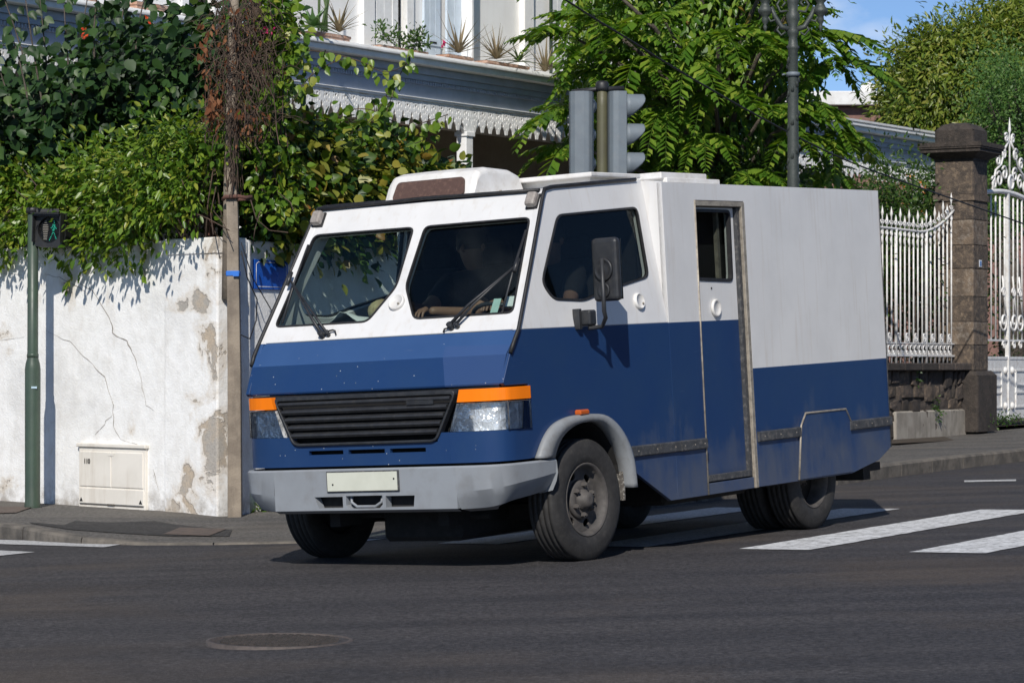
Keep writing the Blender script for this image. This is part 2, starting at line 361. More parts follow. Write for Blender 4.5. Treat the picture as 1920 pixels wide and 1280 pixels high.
M['flower_red'] = leafmat('flower_red', ((0, (.6, .05, .02)), (1, (.75, .12, .04))), .3, .6, .2)
# ================================================================ ground, road, pavements
class Fr:
    """a line in plan: P(t along, d outward, z)"""
    def __init__(s, o, d, n): s.o = Vector((o[0], o[1], 0)); s.d = Vector((d[0], d[1], 0)).normalized(); s.n = Vector((n[0], n[1], 0)).normalized(); s.rz = math.atan2(s.d.y, s.d.x)
    def P(s, t, d, z): p = s.o + s.d * t + s.n * d; return Vector((p.x, p.y, z))
    def box(s, q, t0, t1, d0, d1, z0, z1, bevel=0, seg=1):
        a = [s.P(t, d, z) for z in (z0, z1) for t, d in ((t0, d0), (t1, d0), (t1, d1), (t0, d1))]
        vs = [q.bm.verts.new(p) for p in a]; fs = []
        for f in ((0, 1, 2, 3), (4, 5, 6, 7), (0, 1, 5, 4), (1, 2, 6, 5), (2, 3, 7, 6), (3, 0, 4, 7)):
            ff = q.bm.faces.new([vs[i] for i in f]); ff.material_index = q.mi; fs.append(ff)
        if bevel: bmesh.ops.bevel(q.bm, geom=list({e for v in vs for e in v.link_edges}), offset=bevel, segments=seg, affect='EDGES', profile=.5, material=-1)
        return q
    def px(s, u, v, d=0.0):
        c = s.o + s.n * d; r = ray(u, v); p = r * (c.dot(s.n) / r.dot(s.n)); return (p - s.o).dot(s.d), p.z
    def cut(s, q, poly, holes=(), d0=0, d1=.02):
        q.panel([s.P(t, d1, z) for t, z in poly], [[s.P(t, d1, z) for t, z in h] for h in holes], d1 - d0, s.n); return q
K = (-2.56, 24.2)
W1 = Fr(K, (-.719, .695), (-.695, -.719)); W2 = Fr((-2.33, 24.55), (.5, .866), (.866, -.5))
HS = Fr((-.554, 35.0), (.559, .829), (.829, -.559))

xs = [-260, -160, -90, -50] + list(range(-30, 31, 2)) + [50, 90, 160, 260]; yv = [-120, -60, -20] + list(range(0, 62, 2)) + [80, 120, 200, 400, 900]
V = [(x, y, G(x, y)) for y in yv for x in xs]; nx = len(xs)
F = [(j * nx + i, j * nx + i + 1, (j + 1) * nx + i + 1, (j + 1) * nx + i) for j in range(len(yv) - 1) for i in range(nx - 1)]
raw('road', V, F, M['asphalt'], kind='structure')

kerbpts = [(-14, 32, .12), (-8, 26.35, .12), (-4.9, 23.3, .12), (-4.09, 22.39, .115), (-3.66, 21.72, .09), (-3.27, 21.25, .05), (-2.74, 20.85, .016), (-2.2, 20.62, .012), (-1.6, 20.52, .012), (-1.0, 20.72, .012), (-.5, 21.3, .03), (0, 22.16, .08), (.6, 23.2, .13), (3.22, 27.74, .14), (4.55, 30.3, .14), (5.97, 32.7, .14), (12, 43.2, .14), (40, 92, .14)]
def resample(pts, step):
    P_ = [Vector(p) for p in pts]; out = [P_[0]]
    for i in range(len(P_) - 1):
        a, b = P_[max(i - 1, 0)], P_[min(i + 2, len(P_) - 1)]; p, q = P_[i], P_[i + 1]; L = (q - p).length; n = max(1, round(L / step)); smooth = L < 3
        for k in range(1, n + 1):
            t = k / n
            if smooth:
                m0, m1 = (q - a) * .5, (b - p) * .5
                if (p - a).length > 3: m0 = (q - p)
                if (b - q).length > 3: m1 = (q - p)
                out.append(p * (2 * t ** 3 - 3 * t * t + 1) + m0 * (t ** 3 - 2 * t * t + t) + q * (-2 * t ** 3 + 3 * t * t) + m1 * (t ** 3 - t * t))
            else: out.append(p.lerp(q, t))
    return out
KP = resample(kerbpts, .5)
def inner(p):
    """foot of the building line opposite a kerb point, and its height"""
    q = Vector((p.x, p.y, 0)); t1 = (q - W1.o).dot(W1.d); t2 = (q - W2.o).dot(W2.d)
    if t1 > 0.05: r = W1.P(t1, -.12, 0); z = -1.285 + min(t1, 3) * .005
    elif t2 > 0.05: r = W2.P(t2, -.28, 0); z = -1.30 + .45 * t2 / 17.9 if t2 < 18 else -.85 + .004 * (t2 - 18)
    else: r = W1.P(0, -.15, 0).lerp(W2.P(0, -.15, 0), .5); z = -1.30
    return Vector((r.x, r.y, z))
V = []; F = []; NC = 8
for i, p in enumerate(KP):
    a = Vector((p.x, p.y, G(p.x, p.y) + p.z)); b = inner(p); e = (Vector((b.x, b.y, 0)) - Vector((a.x, a.y, 0))).normalized()
    s0 = a + e * .15
    for j in range(NC + 1):
        t = j / NC; V.append(s0.lerp(b, t) + Vector((0, 0, -.003)))
for i in range(len(KP) - 1):
    for j in range(NC): k = i * (NC + 1) + j; F.append((k, k + 1, k + NC + 2, k + NC + 1))
pav = raw('pavement', V, F, M['pave'], kind='structure')
# kerb stones, about a metre each
for i in range(0, len(KP) - 2, 2):
    seg = KP[i:i + 3]; q = MB(); rows = []
    if seg[0].y > 60: break
    for j, p in enumerate(seg):
        b = inner(p); e = (Vector((b.x, b.y, 0)) - Vector((p.x, p.y, 0))).normalized(); d = (seg[-1] - seg[0]); d.z = 0; d.normalize()
        c = Vector((p.x, p.y, G(p.x, p.y))) + d * (.006 if j == 0 else -.006 if j == 2 else 0)
        rows.append([c + Vector((0, 0, -.15)), c + Vector((0, 0, p.z - .02)), c + e * .02 + Vector((0, 0, p.z + .001)), c + e * .155 + Vector((0, 0, p.z + .001)), c + e * .155 + Vector((0, 0, -.15))])
    q.loft(rows); q.face(rows[0]); q.face(rows[-1]); q.build('kerb_stone', M['kerb'], pav)
from mathutils.bvhtree import BVHTree
PBVH = BVHTree.FromPolygons([v.co.copy() for v in pav.data.vertices], [tuple(p.vertices) for p in pav.data.polygons])
def onpave(u, v, lift=.004):
    h = PBVH.ray_cast(Vector((0, 0, 0)), ray(u, v).normalized())
    if h[0] is not None: return h[0] + Vector((0, 0, lift))
    r = ray(u, v); best = None      # walk along the ray until it meets the pavement surface
    for k in range(2000, 4000):
        y = k * .01; p = r * (y / r.y); q = Vector((p.x, p.y, 0)); bi = min(KP, key=lambda a: (a.x - p.x) ** 2 + (a.y - p.y) ** 2); b = inner(bi)
        a = Vector((bi.x, bi.y, G(bi.x, bi.y) + bi.z)); L = (Vector((b.x, b.y)) - Vector((a.x, a.y))); t = max(0, min(1, (Vector((p.x, p.y)) - Vector((a.x, a.y))).dot(L) / L.length_squared))
        z = a.z + (b.z - a.z) * t
        if p.z < z + .0:
            return Vector((p.x, p.y, p.z + lift + .002))
    return r * (26 / r.y)
def draped(name, pts, m, lift, parent=None, **k):
    c = sum((Vector(p) for p in pts), Vector()) / len(pts); q = MB(); q.panel([Vector(p) + Vector((0, 0, lift)) for p in pts], (), .003, (0, 0, 1)); return q.build(name, m, parent, **k)
# dark asphalt reinstatement, service cover and grate in the left pavement
def lay(name, up, lo, m, lift):
    n = 24
    def at_(pl, k):
        x = k / n * (len(pl) - 1); i = min(int(x), len(pl) - 2); f = x - i; return (pl[i][0] + (pl[i + 1][0] - pl[i][0]) * f, pl[i][1] + (pl[i + 1][1] - pl[i][1]) * f)
    rows = []
    for j in range(5):
        r = []
        for k in range(n + 1):
            a, b = at_(up, k), at_(lo, k); r.append(onpave(a[0] + (b[0] - a[0]) * j / 4, a[1] + (b[1] - a[1]) * j / 4, lift))
        rows.append(r)
    return MB().loft(rows).build(name, m, pav)
lay('asphalt_patch', [(55, 979), (120, 985), (140, 977), (205, 980), (290, 977), (330, 984), (435, 994)], [(60, 982), (130, 993), (200, 998), (260, 1002), (330, 1006), (430, 1006)], M['patch'], .005)
lay('service_cover', [(338, 990), (425, 993)], [(305, 1003), (392, 1006)], M['rustplate'], .010)
lay('drain_grate', [(-40, 950), (62, 951)], [(-30, 964), (30, 962)], M['rustplate'], .008)

# painted markings
def stripe(pts, m, **k):
    V = [Vector((p[0], p[1], 0)) for p in pts]; a, b, c, d = V; n = 70 if (d - a).length > 2 else 8; R = []
    for i in range(n + 1):
        t = i / n; l = a.lerp(d, t); r = b.lerp(c, t); e_ = (r - l); e_.normalize(); l = l + e_ * (noise.noise(l * 6) * .014); r = r + e_ * (noise.noise(r * 6) * .014); R.append([Vector((p.x, p.y, G(p.x, p.y) + .005)) for p in (l, l.lerp(r, .5), r)])
    q = MB(); q.loft(R); return q.build('crosswalk_stripe', m, None, kind='structure')
s0, s1, e0 = Vector((1.49, 18.40)), Vector((1.919, 18.089)), Vector((2.26, 3.97))
off = Vector((1.01, -.79))
for k in (-4, -3, -2, -1, 0, 1, 2, 3):
    o_ = off * k; a, b = s0 + o_, s1 + o_; stripe([a, b, b + e0, a + e0], M['paint_line'] if k > -1 else M['paint_worn'])
stripe([gpx(-260, 1004), gpx(-300, 1012), gpx(195, 1027), gpx(232, 1021)], M['paint_worn'])
stripe([gpx(-260, 1022), gpx(-300, 1034), gpx(0, 1043), gpx(66, 1036)], M['paint_worn'])
stripe([gpx(1808, 905), gpx(1808, 902), gpx(1905, 900), gpx(1905, 903)], M['paint_worn'])
for pts in () and (((1730, 1191), (1732, 1193), (1765, 1200), (1766, 1199)), ((1808, 1213), (1812, 1215), (1856, 1221), (1857, 1219.5)), ((1898, 1198), (1899, 1199), (1930, 1203), (1930, 1202.5))):
    stripe([gpx(*p) for p in pts], M['paint_worn'])
# cast iron manhole cover
c = gpx(525, 1204); mh = empty('manhole_cover', (c.x, c.y, G(c.x, c.y)), label='round patterned cast iron manhole cover set in the road in the foreground', cat='manhole cover')
R_ = .325
q = MB(); q.lathe([(R_ + .012, -.02), (R_ + .012, .012), (R_ - .008, .014), (R_ - .012, -.03)], None, 48, caps=False); q.build('frame_ring', M['iron_lid'], mh)
q = MB(); q.lathe([(R_ - .010, -.03), (0, -.03)], None, 40, smooth=False); q.build('seat', M['cable'], mh)
q = MB(); q.lathe([(R_ - .034, -.025), (R_ - .034, .005), (0, .005)], None, 40, smooth=False); q.build('lid', M['iron'], mh)
q = MB()
for i in range(-9, 10):
    for j in range(-9, 10):
        x, y = i * .032 + (j % 2) * .016, j * .032
        if x * x + y * y < (R_ - .06) ** 2: q.box((x, y, .010), (.02, .012, .010), Matrix.Rotation(.4, 3, 'Z'))
q.build('tread_pattern', M['iron'], mh, kind='stuff')

# ================================================================ white boundary wall at the corner
plas1 = plaster('limewashed_wall', corner=(K[0], K[1])); plas2 = plaster('shaded_limewash')
bw = empty('boundary_wall', (K[0], K[1], -1.3), label='cracked white limewashed garden wall with patches of fallen plaster at the street corner', cat='wall')
def to_local(o, root):             # keep world placement when parenting to a moved empty
    o.parent = root; o.matrix_parent_inverse = Matrix.Translation(root.location).inverted() if root.rotation_euler.z == 0 else (Matrix.Translation(root.location) @ Matrix.Rotation(root.rotation_euler.z, 4, 'Z')).inverted(); return o
tp, zt = W1.px(308, 447); WT = 1.105
q = MB(); W1.box(q, tp, 11.5, -.32, -.03, -1.6, WT); to_local(q.build('wall_panel', plas1, None, bevel=.012), bw)
q = MB(); kx = [Vector((*K, 0)), W2.P(0, 0, 0)]; W1.box(q, -.02, tp, -.32, .0, -1.6, WT - .005, bevel=.015, seg=2); to_local(q.build('corner_pier', plas1), bw)
# bevelled corner between the two streets
q = MB(); pl = [W1.P(0, .001, 0), W2.P(0, .001, 0), W2.P(0, -.4, 0), W1.P(0, -.4, 0)]
q.loft([[Vector((p.x, p.y, z)) for p in pl] for z in (-1.6, -.2, WT - .008)], closed=True); q.face([Vector((p.x, p.y, WT - .008)) for p in pl]); to_local(q.build('chamfered_corner', plas1, None, bevel=.02), bw)
q = MB(); W2.box(q, -.03, 11.0, -.32, -.012, -1.6, WT - .004); to_local(q.build('wall_panel', plas2, None, bevel=.012), bw)
q = MB(); W1.box(q, -.03, tp + .01, -.33, .012, .965, WT + .006, bevel=.01); to_local(q.build('pier_cap', plas1), bw)
# cracks: thin dark gaps following the photographed lines
crackm = mat('crack_shadow', (.30, .26, .22), .95, (.17, .145, .12), 30)
def crack(pts, w=.007, d=-.028):
    w *= .62
    q = MB(); P_ = []
    for (u, v), (u2, v2) in zip(pts[:-1], pts[1:]):
        for k in range(4): P_.append((u + (u2 - u) * k / 4 + random.uniform(-1.6, 1.6), v + (v2 - v) * k / 4 + random.uniform(-1.6, 1.6)))
    P_.append(pts[-1]); L = [W1.px(*p, d) for p in P_]; top = []; bot = []
    for i, (t, z) in enumerate(L):
        a, b = L[max(i - 1, 0)], L[min(i + 1, len(L) - 1)]; dx, dz = b[0] - a[0], b[1] - a[1]; l = math.hypot(dx, dz) or 1; ww = w * random.uniform(.25, 1.2) * (.3 + .7 * math.sin(PI * (i + .5) / len(L)))
        top.append(W1.P(t - dz / l * ww, d + .001, z + dx / l * ww)); bot.append(W1.P(t + dz / l * ww, d + .001, z - dx / l * ww))
    q.loft([top, bot]); to_local(q.build('crack', crackm), bw)
crack([(140, 528), (175, 545), (205, 595), (212, 625), (238, 640), (252, 668), (262, 700), (268, 735)], .009)
crack([(85, 515), (110, 520), (150, 540), (165, 552)], .005); crack([(0, 513), (40, 516)], .005)
crack([(85, 620), (130, 640), (165, 675), (195, 705), (212, 760), (212, 800), (226, 822), (262, 835)], .006)
crack([(212, 775), (195, 795), (178, 815)], .006); crack([(0, 638), (45, 632)], .004); crack([(262, 700), (275, 760), (290, 770)], .004); crack([(290, 905), (288, 880), (300, 930)], .004)
# blank blue enamel street sign
t, z = W2.px(507, 514.5, .0); t0, z1 = W2.px(476, 486); t1, z0 = W2.px(539, 544)
sg = empty('street_sign', W2.P((t0 + t1) / 2, -.012, z0), label='blank blue enamel street name plate with a thin white border on the shaded wall', cat='sign')
q = MB(); W2.box(q, t0, t1, -.016, .006, z0, z1); to_local(q.build('plate', M['signblue'], None, bevel=.002), sg)
q = MB(); i0, i1, j0, j1 = t0 + .028, t1 - .028, z0 + .022, z1 - .022; ww = .006
loop = [(i0 + .03, j0), (i1 - .03, j0), (i1, j0 + .02), (i1, j1 - .02), (i1 - .03, j1), (i0 + .03, j1), (i0, j1 - .02), (i0, j0 + .02)]
for a, b in zip(loop, loop[1:] + loop[:1]): q.tube([W2.P(a[0], .0065, a[1]), W2.P(b[0], .0065, b[1])], .0028, 4)
to_local(q.build('border_line', M['signwhite']), sg)
# cream meter cabinet let into the wall
(ta, za), (tb, zb) = W1.px(148, 836), W1.px(272, 952)
cb = empty('meter_cabinet', W1.P((ta + tb) / 2, -.03, zb), label='cream steel utility cabinet with two doors marked 110 set into the white wall', cat='cabinet')
t0, t1 = min(ta, tb), max(ta, tb); zb -= .03
q = MB(); W1.box(q, t0, t1, -.1, .0, zb, za); to_local(q.build('casing', M['cream'], None, bevel=.006), cb)
q = MB(); W1.box(q, t0 - .02, t1 + .02, -.03, .02, za - .005, za + .03, bevel=.006); to_local(q.build('lid', M['cream']), cb)
tm = (t0 + t1) / 2
for a, b in ((t0 + .025, tm - .004), (tm + .004, t1 - .025)):
    q = MB(); W1.box(q, a, b, -.01, .009, zb + .20, za - .045, bevel=.004); d = to_local(q.build('door', M['cream']), cb)
q = MB(); W1.box(q, t0 + .012, t1 - .012, -.01, .010, zb + .045, zb + .185, bevel=.004); to_local(q.build('plinth_panel', M['cream']), cb)
q = MB(); W1.box(q, t0 + .02, t1 - .02, -.01, .003, zb + .032, zb + .04); to_local(q.build('bottom_gap', M['creamdark']), cb)
for tt in (t0 + .05, t1 - .05):
    q = MB(); q.panel([W1.P(tt + a, .014, zb + .075 + b) for a, b in ((-.022, -.012), (.022, -.012), (0, .024))], (), .003, W1.n); to_local(q.build('lock_mark', M['cable']), cb)
q = MB(); q.panel([W1.P(tm + a, .012, za - .075 + b) for a, b in ((-.06, .02), (.06, .02), (.04, -.005), (-.04, -.005))], (), .004, W1.n); to_local(q.build('handle', M['cream'], None, bevel=.002), cb)
q = MB(); W1.box(q, tm - .05, tm + .05, .0, .012, zb + .034, zb + .05); to_local(q.build('latch', M['creamdark']), cb)
def text(s, fr, t, z, h, d, m, root, name='lettering', bold=True):
    cu = bpy.data.curves.new(name, 'FONT'); cu.body = s; cu.size = h; cu.extrude = .001; cu.align_x = 'LEFT'; cu.offset = .002 if bold else 0
    o = bpy.data.objects.new(name, cu); col.objects.link(o); dg = bpy.context.evaluated_depsgraph_get(); me = bpy.data.meshes.new_from_object(o.evaluated_get(dg)); bpy.data.objects.remove(o)
    right = -fr.d if fr.d.x < 0 else fr.d; mtx = Matrix((( right.x, 0, fr.n.x, 0), (right.y, 0, fr.n.y, 0), (0, 1, 0, 0), (0, 0, 0, 1))); p = fr.P(t, d, z); mtx.translation = p
    me.transform(mtx); me.materials.clear(); me.materials.append(m); o = link(name, me); return to_local(o, root)
tt, zz = W1.px(159, 868); text('110', W1, tt, zz, .062, .012, M['cable'], cb)

# ================================================================ fence, gate pillar and gate on the right
A = aty(1826, 796, 40.0); tA = (A - W2.o).dot(W2.d); dA = (Vector((A.x, A.y, 0)) - W2.o).dot(W2.n); zA = A.z; PWD = .60
pil = empty('gate_pillar', W2.P(tA + .3, dA - .3, zA), label='tall dark basalt gate pillar with moulded cap beside the white iron gate', cat='pillar')
def sq(q, half, z0, z1, half2=None, ct=tA + .3, cd=dA - .3, jit=0, bevel=.012):
    half2 = half if half2 is None else half2
    a = [W2.P(ct + x * half, cd + y * half, z0) for x, y in ((-1, -1), (1, -1), (1, 1), (-1, 1))]; b = [W2.P(ct + x * half2, cd + y * half2, z1) for x, y in ((-1, -1), (1, -1), (1, 1), (-1, 1))]
    q.loft([a, b], closed=True); q.face(a); q.face(b); return q
q = MB(); sq(q, .30 - .012, zA - .2, 2.9); to_local(q.build('core', M['mortar']), pil)
z = zA - .1; q = MB(); sq(q, .40, z, -.14); sq(q, .40, -.14, -.075, .34); to_local(q.build('plinth', M['stone_dark'], None, bevel=.03), pil)
z = -.072; k = 0; cm = [M['stone'], M['stone_brown'], M['stone'], M['stone_brown'], M['stone'], M['stone_brown'], M['stone']]
while z < 2.33:
    h = (.37, .33, .36, .40, .34, .36, .31)[k % 7]; z1 = min(z + h, 2.36); hw = .30 - random.uniform(0, .008)
    q = MB(); sq(q, hw, z + .006, z1 - .006); to_local(q.build('stone_block', cm[k % 7], None, bevel=.014), pil); z = z1; k += 1
q = MB(); sq(q, .315, 2.36, 2.45); to_local(q.build('band_course', M['stone'], None, bevel=.012), pil)
q = MB(); sq(q, .292, 2.455, 2.93); to_local(q.build('stone_block', M['stone'], None, bevel=.02), pil)
q = MB(); sq(q, .30, 2.93, 2.96); sq(q, .30, 2.96, 3.05, .44); to_local(q.build('corbel', M['stone_dark'], None, bevel=.01), pil)
q = MB(); sq(q, .455, 3.052, 3.10); sq(q, .475, 3.102, 3.125); sq(q, .485, 3.127, 3.19); to_local(q.build('cornice', M['stone_dark'], None, bevel=.01), pil)
q = MB(); sq(q, .30, 3.19, 3.38); sq(q, .30, 3.38, 3.455, .23); sq(q, .23, 3.455, 3.49, .12); to_local(q.build('cap_block', M['stone_dark'], None, bevel=.04), pil)
t, z = W2.px(1838, 494, dA); q = MB(); W2.box(q, t - .05, t + .05, dA, dA + .006, z - .05, z + .05); st = to_local(q.build('notice_plate', M['signwhite']), pil)
q = MB(); W2.box(q, t - .03, t + .03, dA + .006, dA + .009, z - .035, z + .035); q2 = q.build('notice_emblem', mat('notice_blue', (.10, .22, .5), .5)); to_local(q2, pil)

# low lava stone wall under the fence
lw = empty('low_stone_wall', W2.P(tA - 3, dA - .2, -1), label='low dark lava rubble wall with coping slabs below the white iron fence', cat='wall')
FD = dA - .30
zg = lambda t: -1.30 + .45 * t / 17.9
def wz(t): return .05
T0 = 11.0; FL_ = tA - 11.06
q = MB(); W2.box(q, T0, tA, FD - .22, FD + .16, -1.4, -.07); to_local(q.build('wall_core', M['mortar']), lw)
rnd = random.Random(5)
for row, (z0, z1) in enumerate(((-.96, -.80), (-.80, -.63), (-.63, -.46), (-.46, -.29), (-.29, -.075))):
    t = T0 + .02 + rnd.uniform(0, .1)
    while t < tA - .05:
        L = rnd.uniform(.12, .46); t1 = min(t + L, tA - .02)
        if t1 - t > .08:
            q = MB(); j = lambda a=.045: rnd.uniform(-a, a); dd = FD + .16 + rnd.uniform(.0, .035)
            fr_ = [W2.P(t + .012 + abs(j()), dd + j(.006), z0 + .01 + j(.05)), W2.P(t1 - .012 - abs(j()), dd + j(.006), z0 + .01 + j(.05)), W2.P(t1 - .012 - abs(j()), dd + j(.006), z1 - .012 + j(.05)), W2.P((t + t1) / 2, dd + .02, z1 - .008), W2.P(t + .012 + abs(j()), dd + j(.006), z1 - .012 + j(.05))]
            bk = [p - W2.n * .08 for p in fr_]; q.loft([bk, fr_], closed=True); ctr = sum(fr_, Vector()) / 5 + W2.n * .012
            for a, b in zip(fr_, fr_[1:] + fr_[:1]): q.face([a, b, ctr])
            to_local(q.build('rubble_stone', rnd.choice([M['rubble'], M['rubble'], M['stone_dark'], M['stone']])), lw)
        t = t1
t = T0
while t < tA:
    t1 = min(t + .62, tA + .12); q = MB(); W2.box(q, t + .003, t1 - .003, FD - .28, FD + .27, -.07, .035, bevel=.012); to_local(q.build('coping_slab', M['stone_dark'] if random.random() < .5 else M['rubble']), lw); t = t1
q = MB(); t, z = W2.px(1682, 772, FD + .2); W2.box(q, t - .05, tA - .04, FD + .1, FD + .205, -1.2, -.62, bevel=.02); to_local(q.build('concrete_footing', M['concrete']), lw)

# white iron fence
fn = empty('iron_fence', W2.P(tA - 2, FD, .05), label='white painted iron railing with spear tops sweeping up to the stone pillar', cat='fence')
def railz(t):                       # the top rail sweeps upward towards the pillar
    x = max(0, 1.35 - (tA - t)) / 1.35; return 1.865 + .36 * x ** 1.9
TT = [tA - FL_ + i * FL_ / 50 for i in range(51)]
q = MB(); q.tube([W2.P(t, FD, railz(t)) for t in TT if t <= tA + .01], .020, 6); to_local(q.build('top_rail', M['white_iron']), fn)
q = MB(); W2.box(q, tA - FL_, tA, FD - .015, FD + .015, .125, .15); W2.box(q, tA - FL_, tA, FD - .012, FD + .012, .30, .318); to_local(q.build('bottom_rail', M['white_iron']), fn)
def ringpts(fr, t, d, z, r, a0=0, a1=2 * PI, n=12): return [fr.P(t + r * math.cos(a0 + (a1 - a0) * k / n), d, z + r * math.sin(a0 + (a1 - a0) * k / n)) for k in range(n + 1)]
def spiral(fr, t, d, z, r, turns=1.3, s=1, a0=0, n=16): return [fr.P(t + s * r * (1 - .8 * k / n) * math.cos(a0 + turns * 2 * PI * k / n), d, z + r * (1 - .8 * k / n) * math.sin(a0 + turns * 2 * PI * k / n)) for k in range(n + 1)]
t = tA - .10; i = 0
while t > tA - FL_:
    zr = railz(t); q = MB(); big = i % 7 == 6
    q.cyl(W2.P(t, FD, .03), W2.P(t, FD, zr), .024 if big else .0125, n=6)
    top = zr + (.30 if i % 2 == 0 else .20); q.tube([W2.P(t, FD, zr), W2.P(t, FD, top - .14), W2.P(t, FD, top - .10), W2.P(t, FD, top)], [.010, .010, .024, .001], 5)
    p = to_local(q.build('picket', M['white_iron']), fn)
    for s_ in (1, -1):
        q = MB(); q.tube(spiral(W2, t + s_ * .035, FD, zr + .075, .035, 1.2, s_), .009, 5); q.build('scroll', M['white_iron'], p)
    q = MB(); q.tube(ringpts(W2, t, FD, zr - .06, .036), .010, 5); q.tube([W2.P(t, FD, zr - .095), W2.P(t - .03, FD, zr - .15), W2.P(t, FD, zr - .24)], .009, 5); q.build('collar_ring', M['white_iron'], p)
    q = MB()
    if i % 2 == 0: q.tube(ringpts(W2, t - .08, FD, .385, .055), .014, 5); q.tube(ringpts(W2, t - .08, FD, .385, .02), .012, 5)
    q.tube(ringpts(W2, t - .08, FD, .225, .055, 0, PI, 8), .013, 5); q.tube([W2.P(t - .08 - .055, FD, .225), W2.P(t - .08 - .055, FD, .15)], .012, 5); q.tube(ringpts(W2, t - .08, FD, .175, .025), .012, 5)
    q.build('foot_scroll', M['white_iron'], p); t -= .16; i += 1

# iron gate right of the pillar
GT = tA + PWD; zg0 = zA + .02
gt = empty('iron_gate', W2.P(GT + 1.0, FD, zg0), label='ornate white iron gate with scrolls, crest and rusty sheet panels right of the pillar', cat='gate')
def gtx(u, v): return W2.px(u, v, FD)
ts, _ = gtx(1889, 500); te = ts + 1.3
zp = gtx(1889, 672)[1]; zs = gtx(1889, 655)[1]; zt_ = gtx(1889, 368)[1]
for a, b in ((GT + .04, ts - .03), (ts + .03, te)):
    q = MB(); W2.box(q, a, b, FD - .012, FD + .012, zg0 + .03, zp); pn = to_local(q.build('sheet_panel', M['white_iron']), gt)
    for cc in (a + .12, b - .12):
        for zz in (zg0 + .22, zp - .18):
            q = MB(); q.lathe([(.06, 0), (.055, .02), (.025, .04), (0, .045)], Matrix.Translation(W2.P(cc, FD + .012, zz)) @ W2.n.to_track_quat('Z', 'Y').to_matrix().to_4x4(), 12); q.build('boss', M['white_iron'], pn)
    q = MB()
    for tt in (a + .28, b - .28): W2.box(q, tt - .012, tt + .012, FD + .012, FD + .03, zg0 + .2, zp - .18)
    for zz in (zg0 + .2, zg0 + .42, zp - .4, zp - .18): W2.box(q, a + .25, b - .25, FD + .012, FD + .028, zz - .012, zz + .012)
    q.build('panel_moulding', M['white_iron'], pn)
for tt in (GT + .04, ts, te):
    q = MB(); W2.box(q, tt - .035, tt + .035, FD - .03, FD + .03, zg0, zt_ + .05); to_local(q.build('stile', M['white_iron'], None, bevel=.005), gt)
q = MB(); W2.box(q, GT + .04, te, FD - .02, FD + .02, zp - .01, zp + .03); W2.box(q, GT + .04, te, FD - .018, FD + .018, zs + .12, zs + .15); to_local(q.build('cross_rail', M['white_iron']), gt)
q = MB(); q.tube([W2.P(GT + .04 + (te - GT) * k / 12, FD, zt_ - .08 + .14 * math.sin(PI * k / 12)) for k in range(13)], .04, 6); to_local(q.build('arched_rail', M['white_iron']), gt)
t = GT + .16
while t < te:
    q = MB(); q.cyl(W2.P(t, FD, zs + .14), W2.P(t, FD, zt_ - .02), .014, n=6); to_local(q.build('bar', M['white_iron']), gt); t += .19
for cc in (GT + .22, GT + .45, ts - .22, ts + .22, ts + .50, te - .25):
    for path, r_ in ((spiral(W2, cc, FD + .02, zs + .42, .16, 1.4, 1, PI), .018), (spiral(W2, cc, FD + .02, zs + .06, .07, 1.3, -1), .014), (spiral(W2, cc, FD + .02, zs + .85, .09, 1.3, -1), .015), ([W2.P(cc + .1, FD + .02, zs + .5), W2.P(cc + .02, FD + .02, zs + .8), W2.P(cc - .05, FD + .02, zs + 1.1)], .015)):
        q = MB(); q.tube(path, r_, 6); to_local(q.build('scroll', M['white_iron']), gt)
tc_, zc_ = gtx(1893, 342)
q = MB(); q.tube(ringpts(W2, tc_, FD + .02, zc_, .10, n=16), .02, 6); q.panel([p + W2.n * .0 for p in ringpts(W2, tc_, FD + .02, zc_, .10, n=16)[:-1]], (), .02, W2.n); to_local(q.build('medallion', M['white_iron']), gt)
q = MB()
for s in (1, -1):
    for dx, dz, r in ((.22, .12, .12), (.45, .02, .13), (.26, .42, .11), (.14, .66, .08), (.68, -.05, .11), (.50, .30, .10)): q.tube(spiral(W2, tc_ + s * dx, FD, zc_ + dz, r, 1.35, s, .5), .017, 6)
    q.tube([W2.P(tc_ + s * .75, FD, zt_ + .05), W2.P(tc_ + s * .60, FD, zc_ + .15), W2.P(tc_ + s * .36, FD, zc_ + .25), W2.P(tc_ + s * .20, FD, zc_ + .50), W2.P(tc_ + s * .03, FD, zc_ + .62)], .017, 6)
q.tube([W2.P(tc_, FD, zc_), W2.P(tc_, FD, zc_ + .62), W2.P(tc_, FD, zc_ + .74), W2.P(tc_, FD, zc_ + .78), W2.P(tc_, FD, zc_ + .98)], [.018, .013, .010, .026, .002], 6); to_local(q.build('crest', M['white_iron']), gt)
q = MB(); t, _ = W2.px(1786, 610, FD - .5); W2.box(q, t - .15, t + .10, FD - .7, FD - .45, .1, .72); o = q.build('letter_box', M['white_iron'], None, bevel=.01); tag(o, 'small white steel letter box behind the railing next to the stone pillar', 'letter box')
q = MB()
for i in range(60): W2.box(q, tA - 5 + i * .11, tA - 5 + i * .11 + .075, FD - 1.9, FD - 1.83 - (.03 if i % 2 else 0), -1.2, 1.30 + .02 * math.sin(i * .8))
o = q.build('garden_wall', M['redbrown']); tag(o, 'red brown ribbed garden wall seen through the bars of the white railing', 'wall')

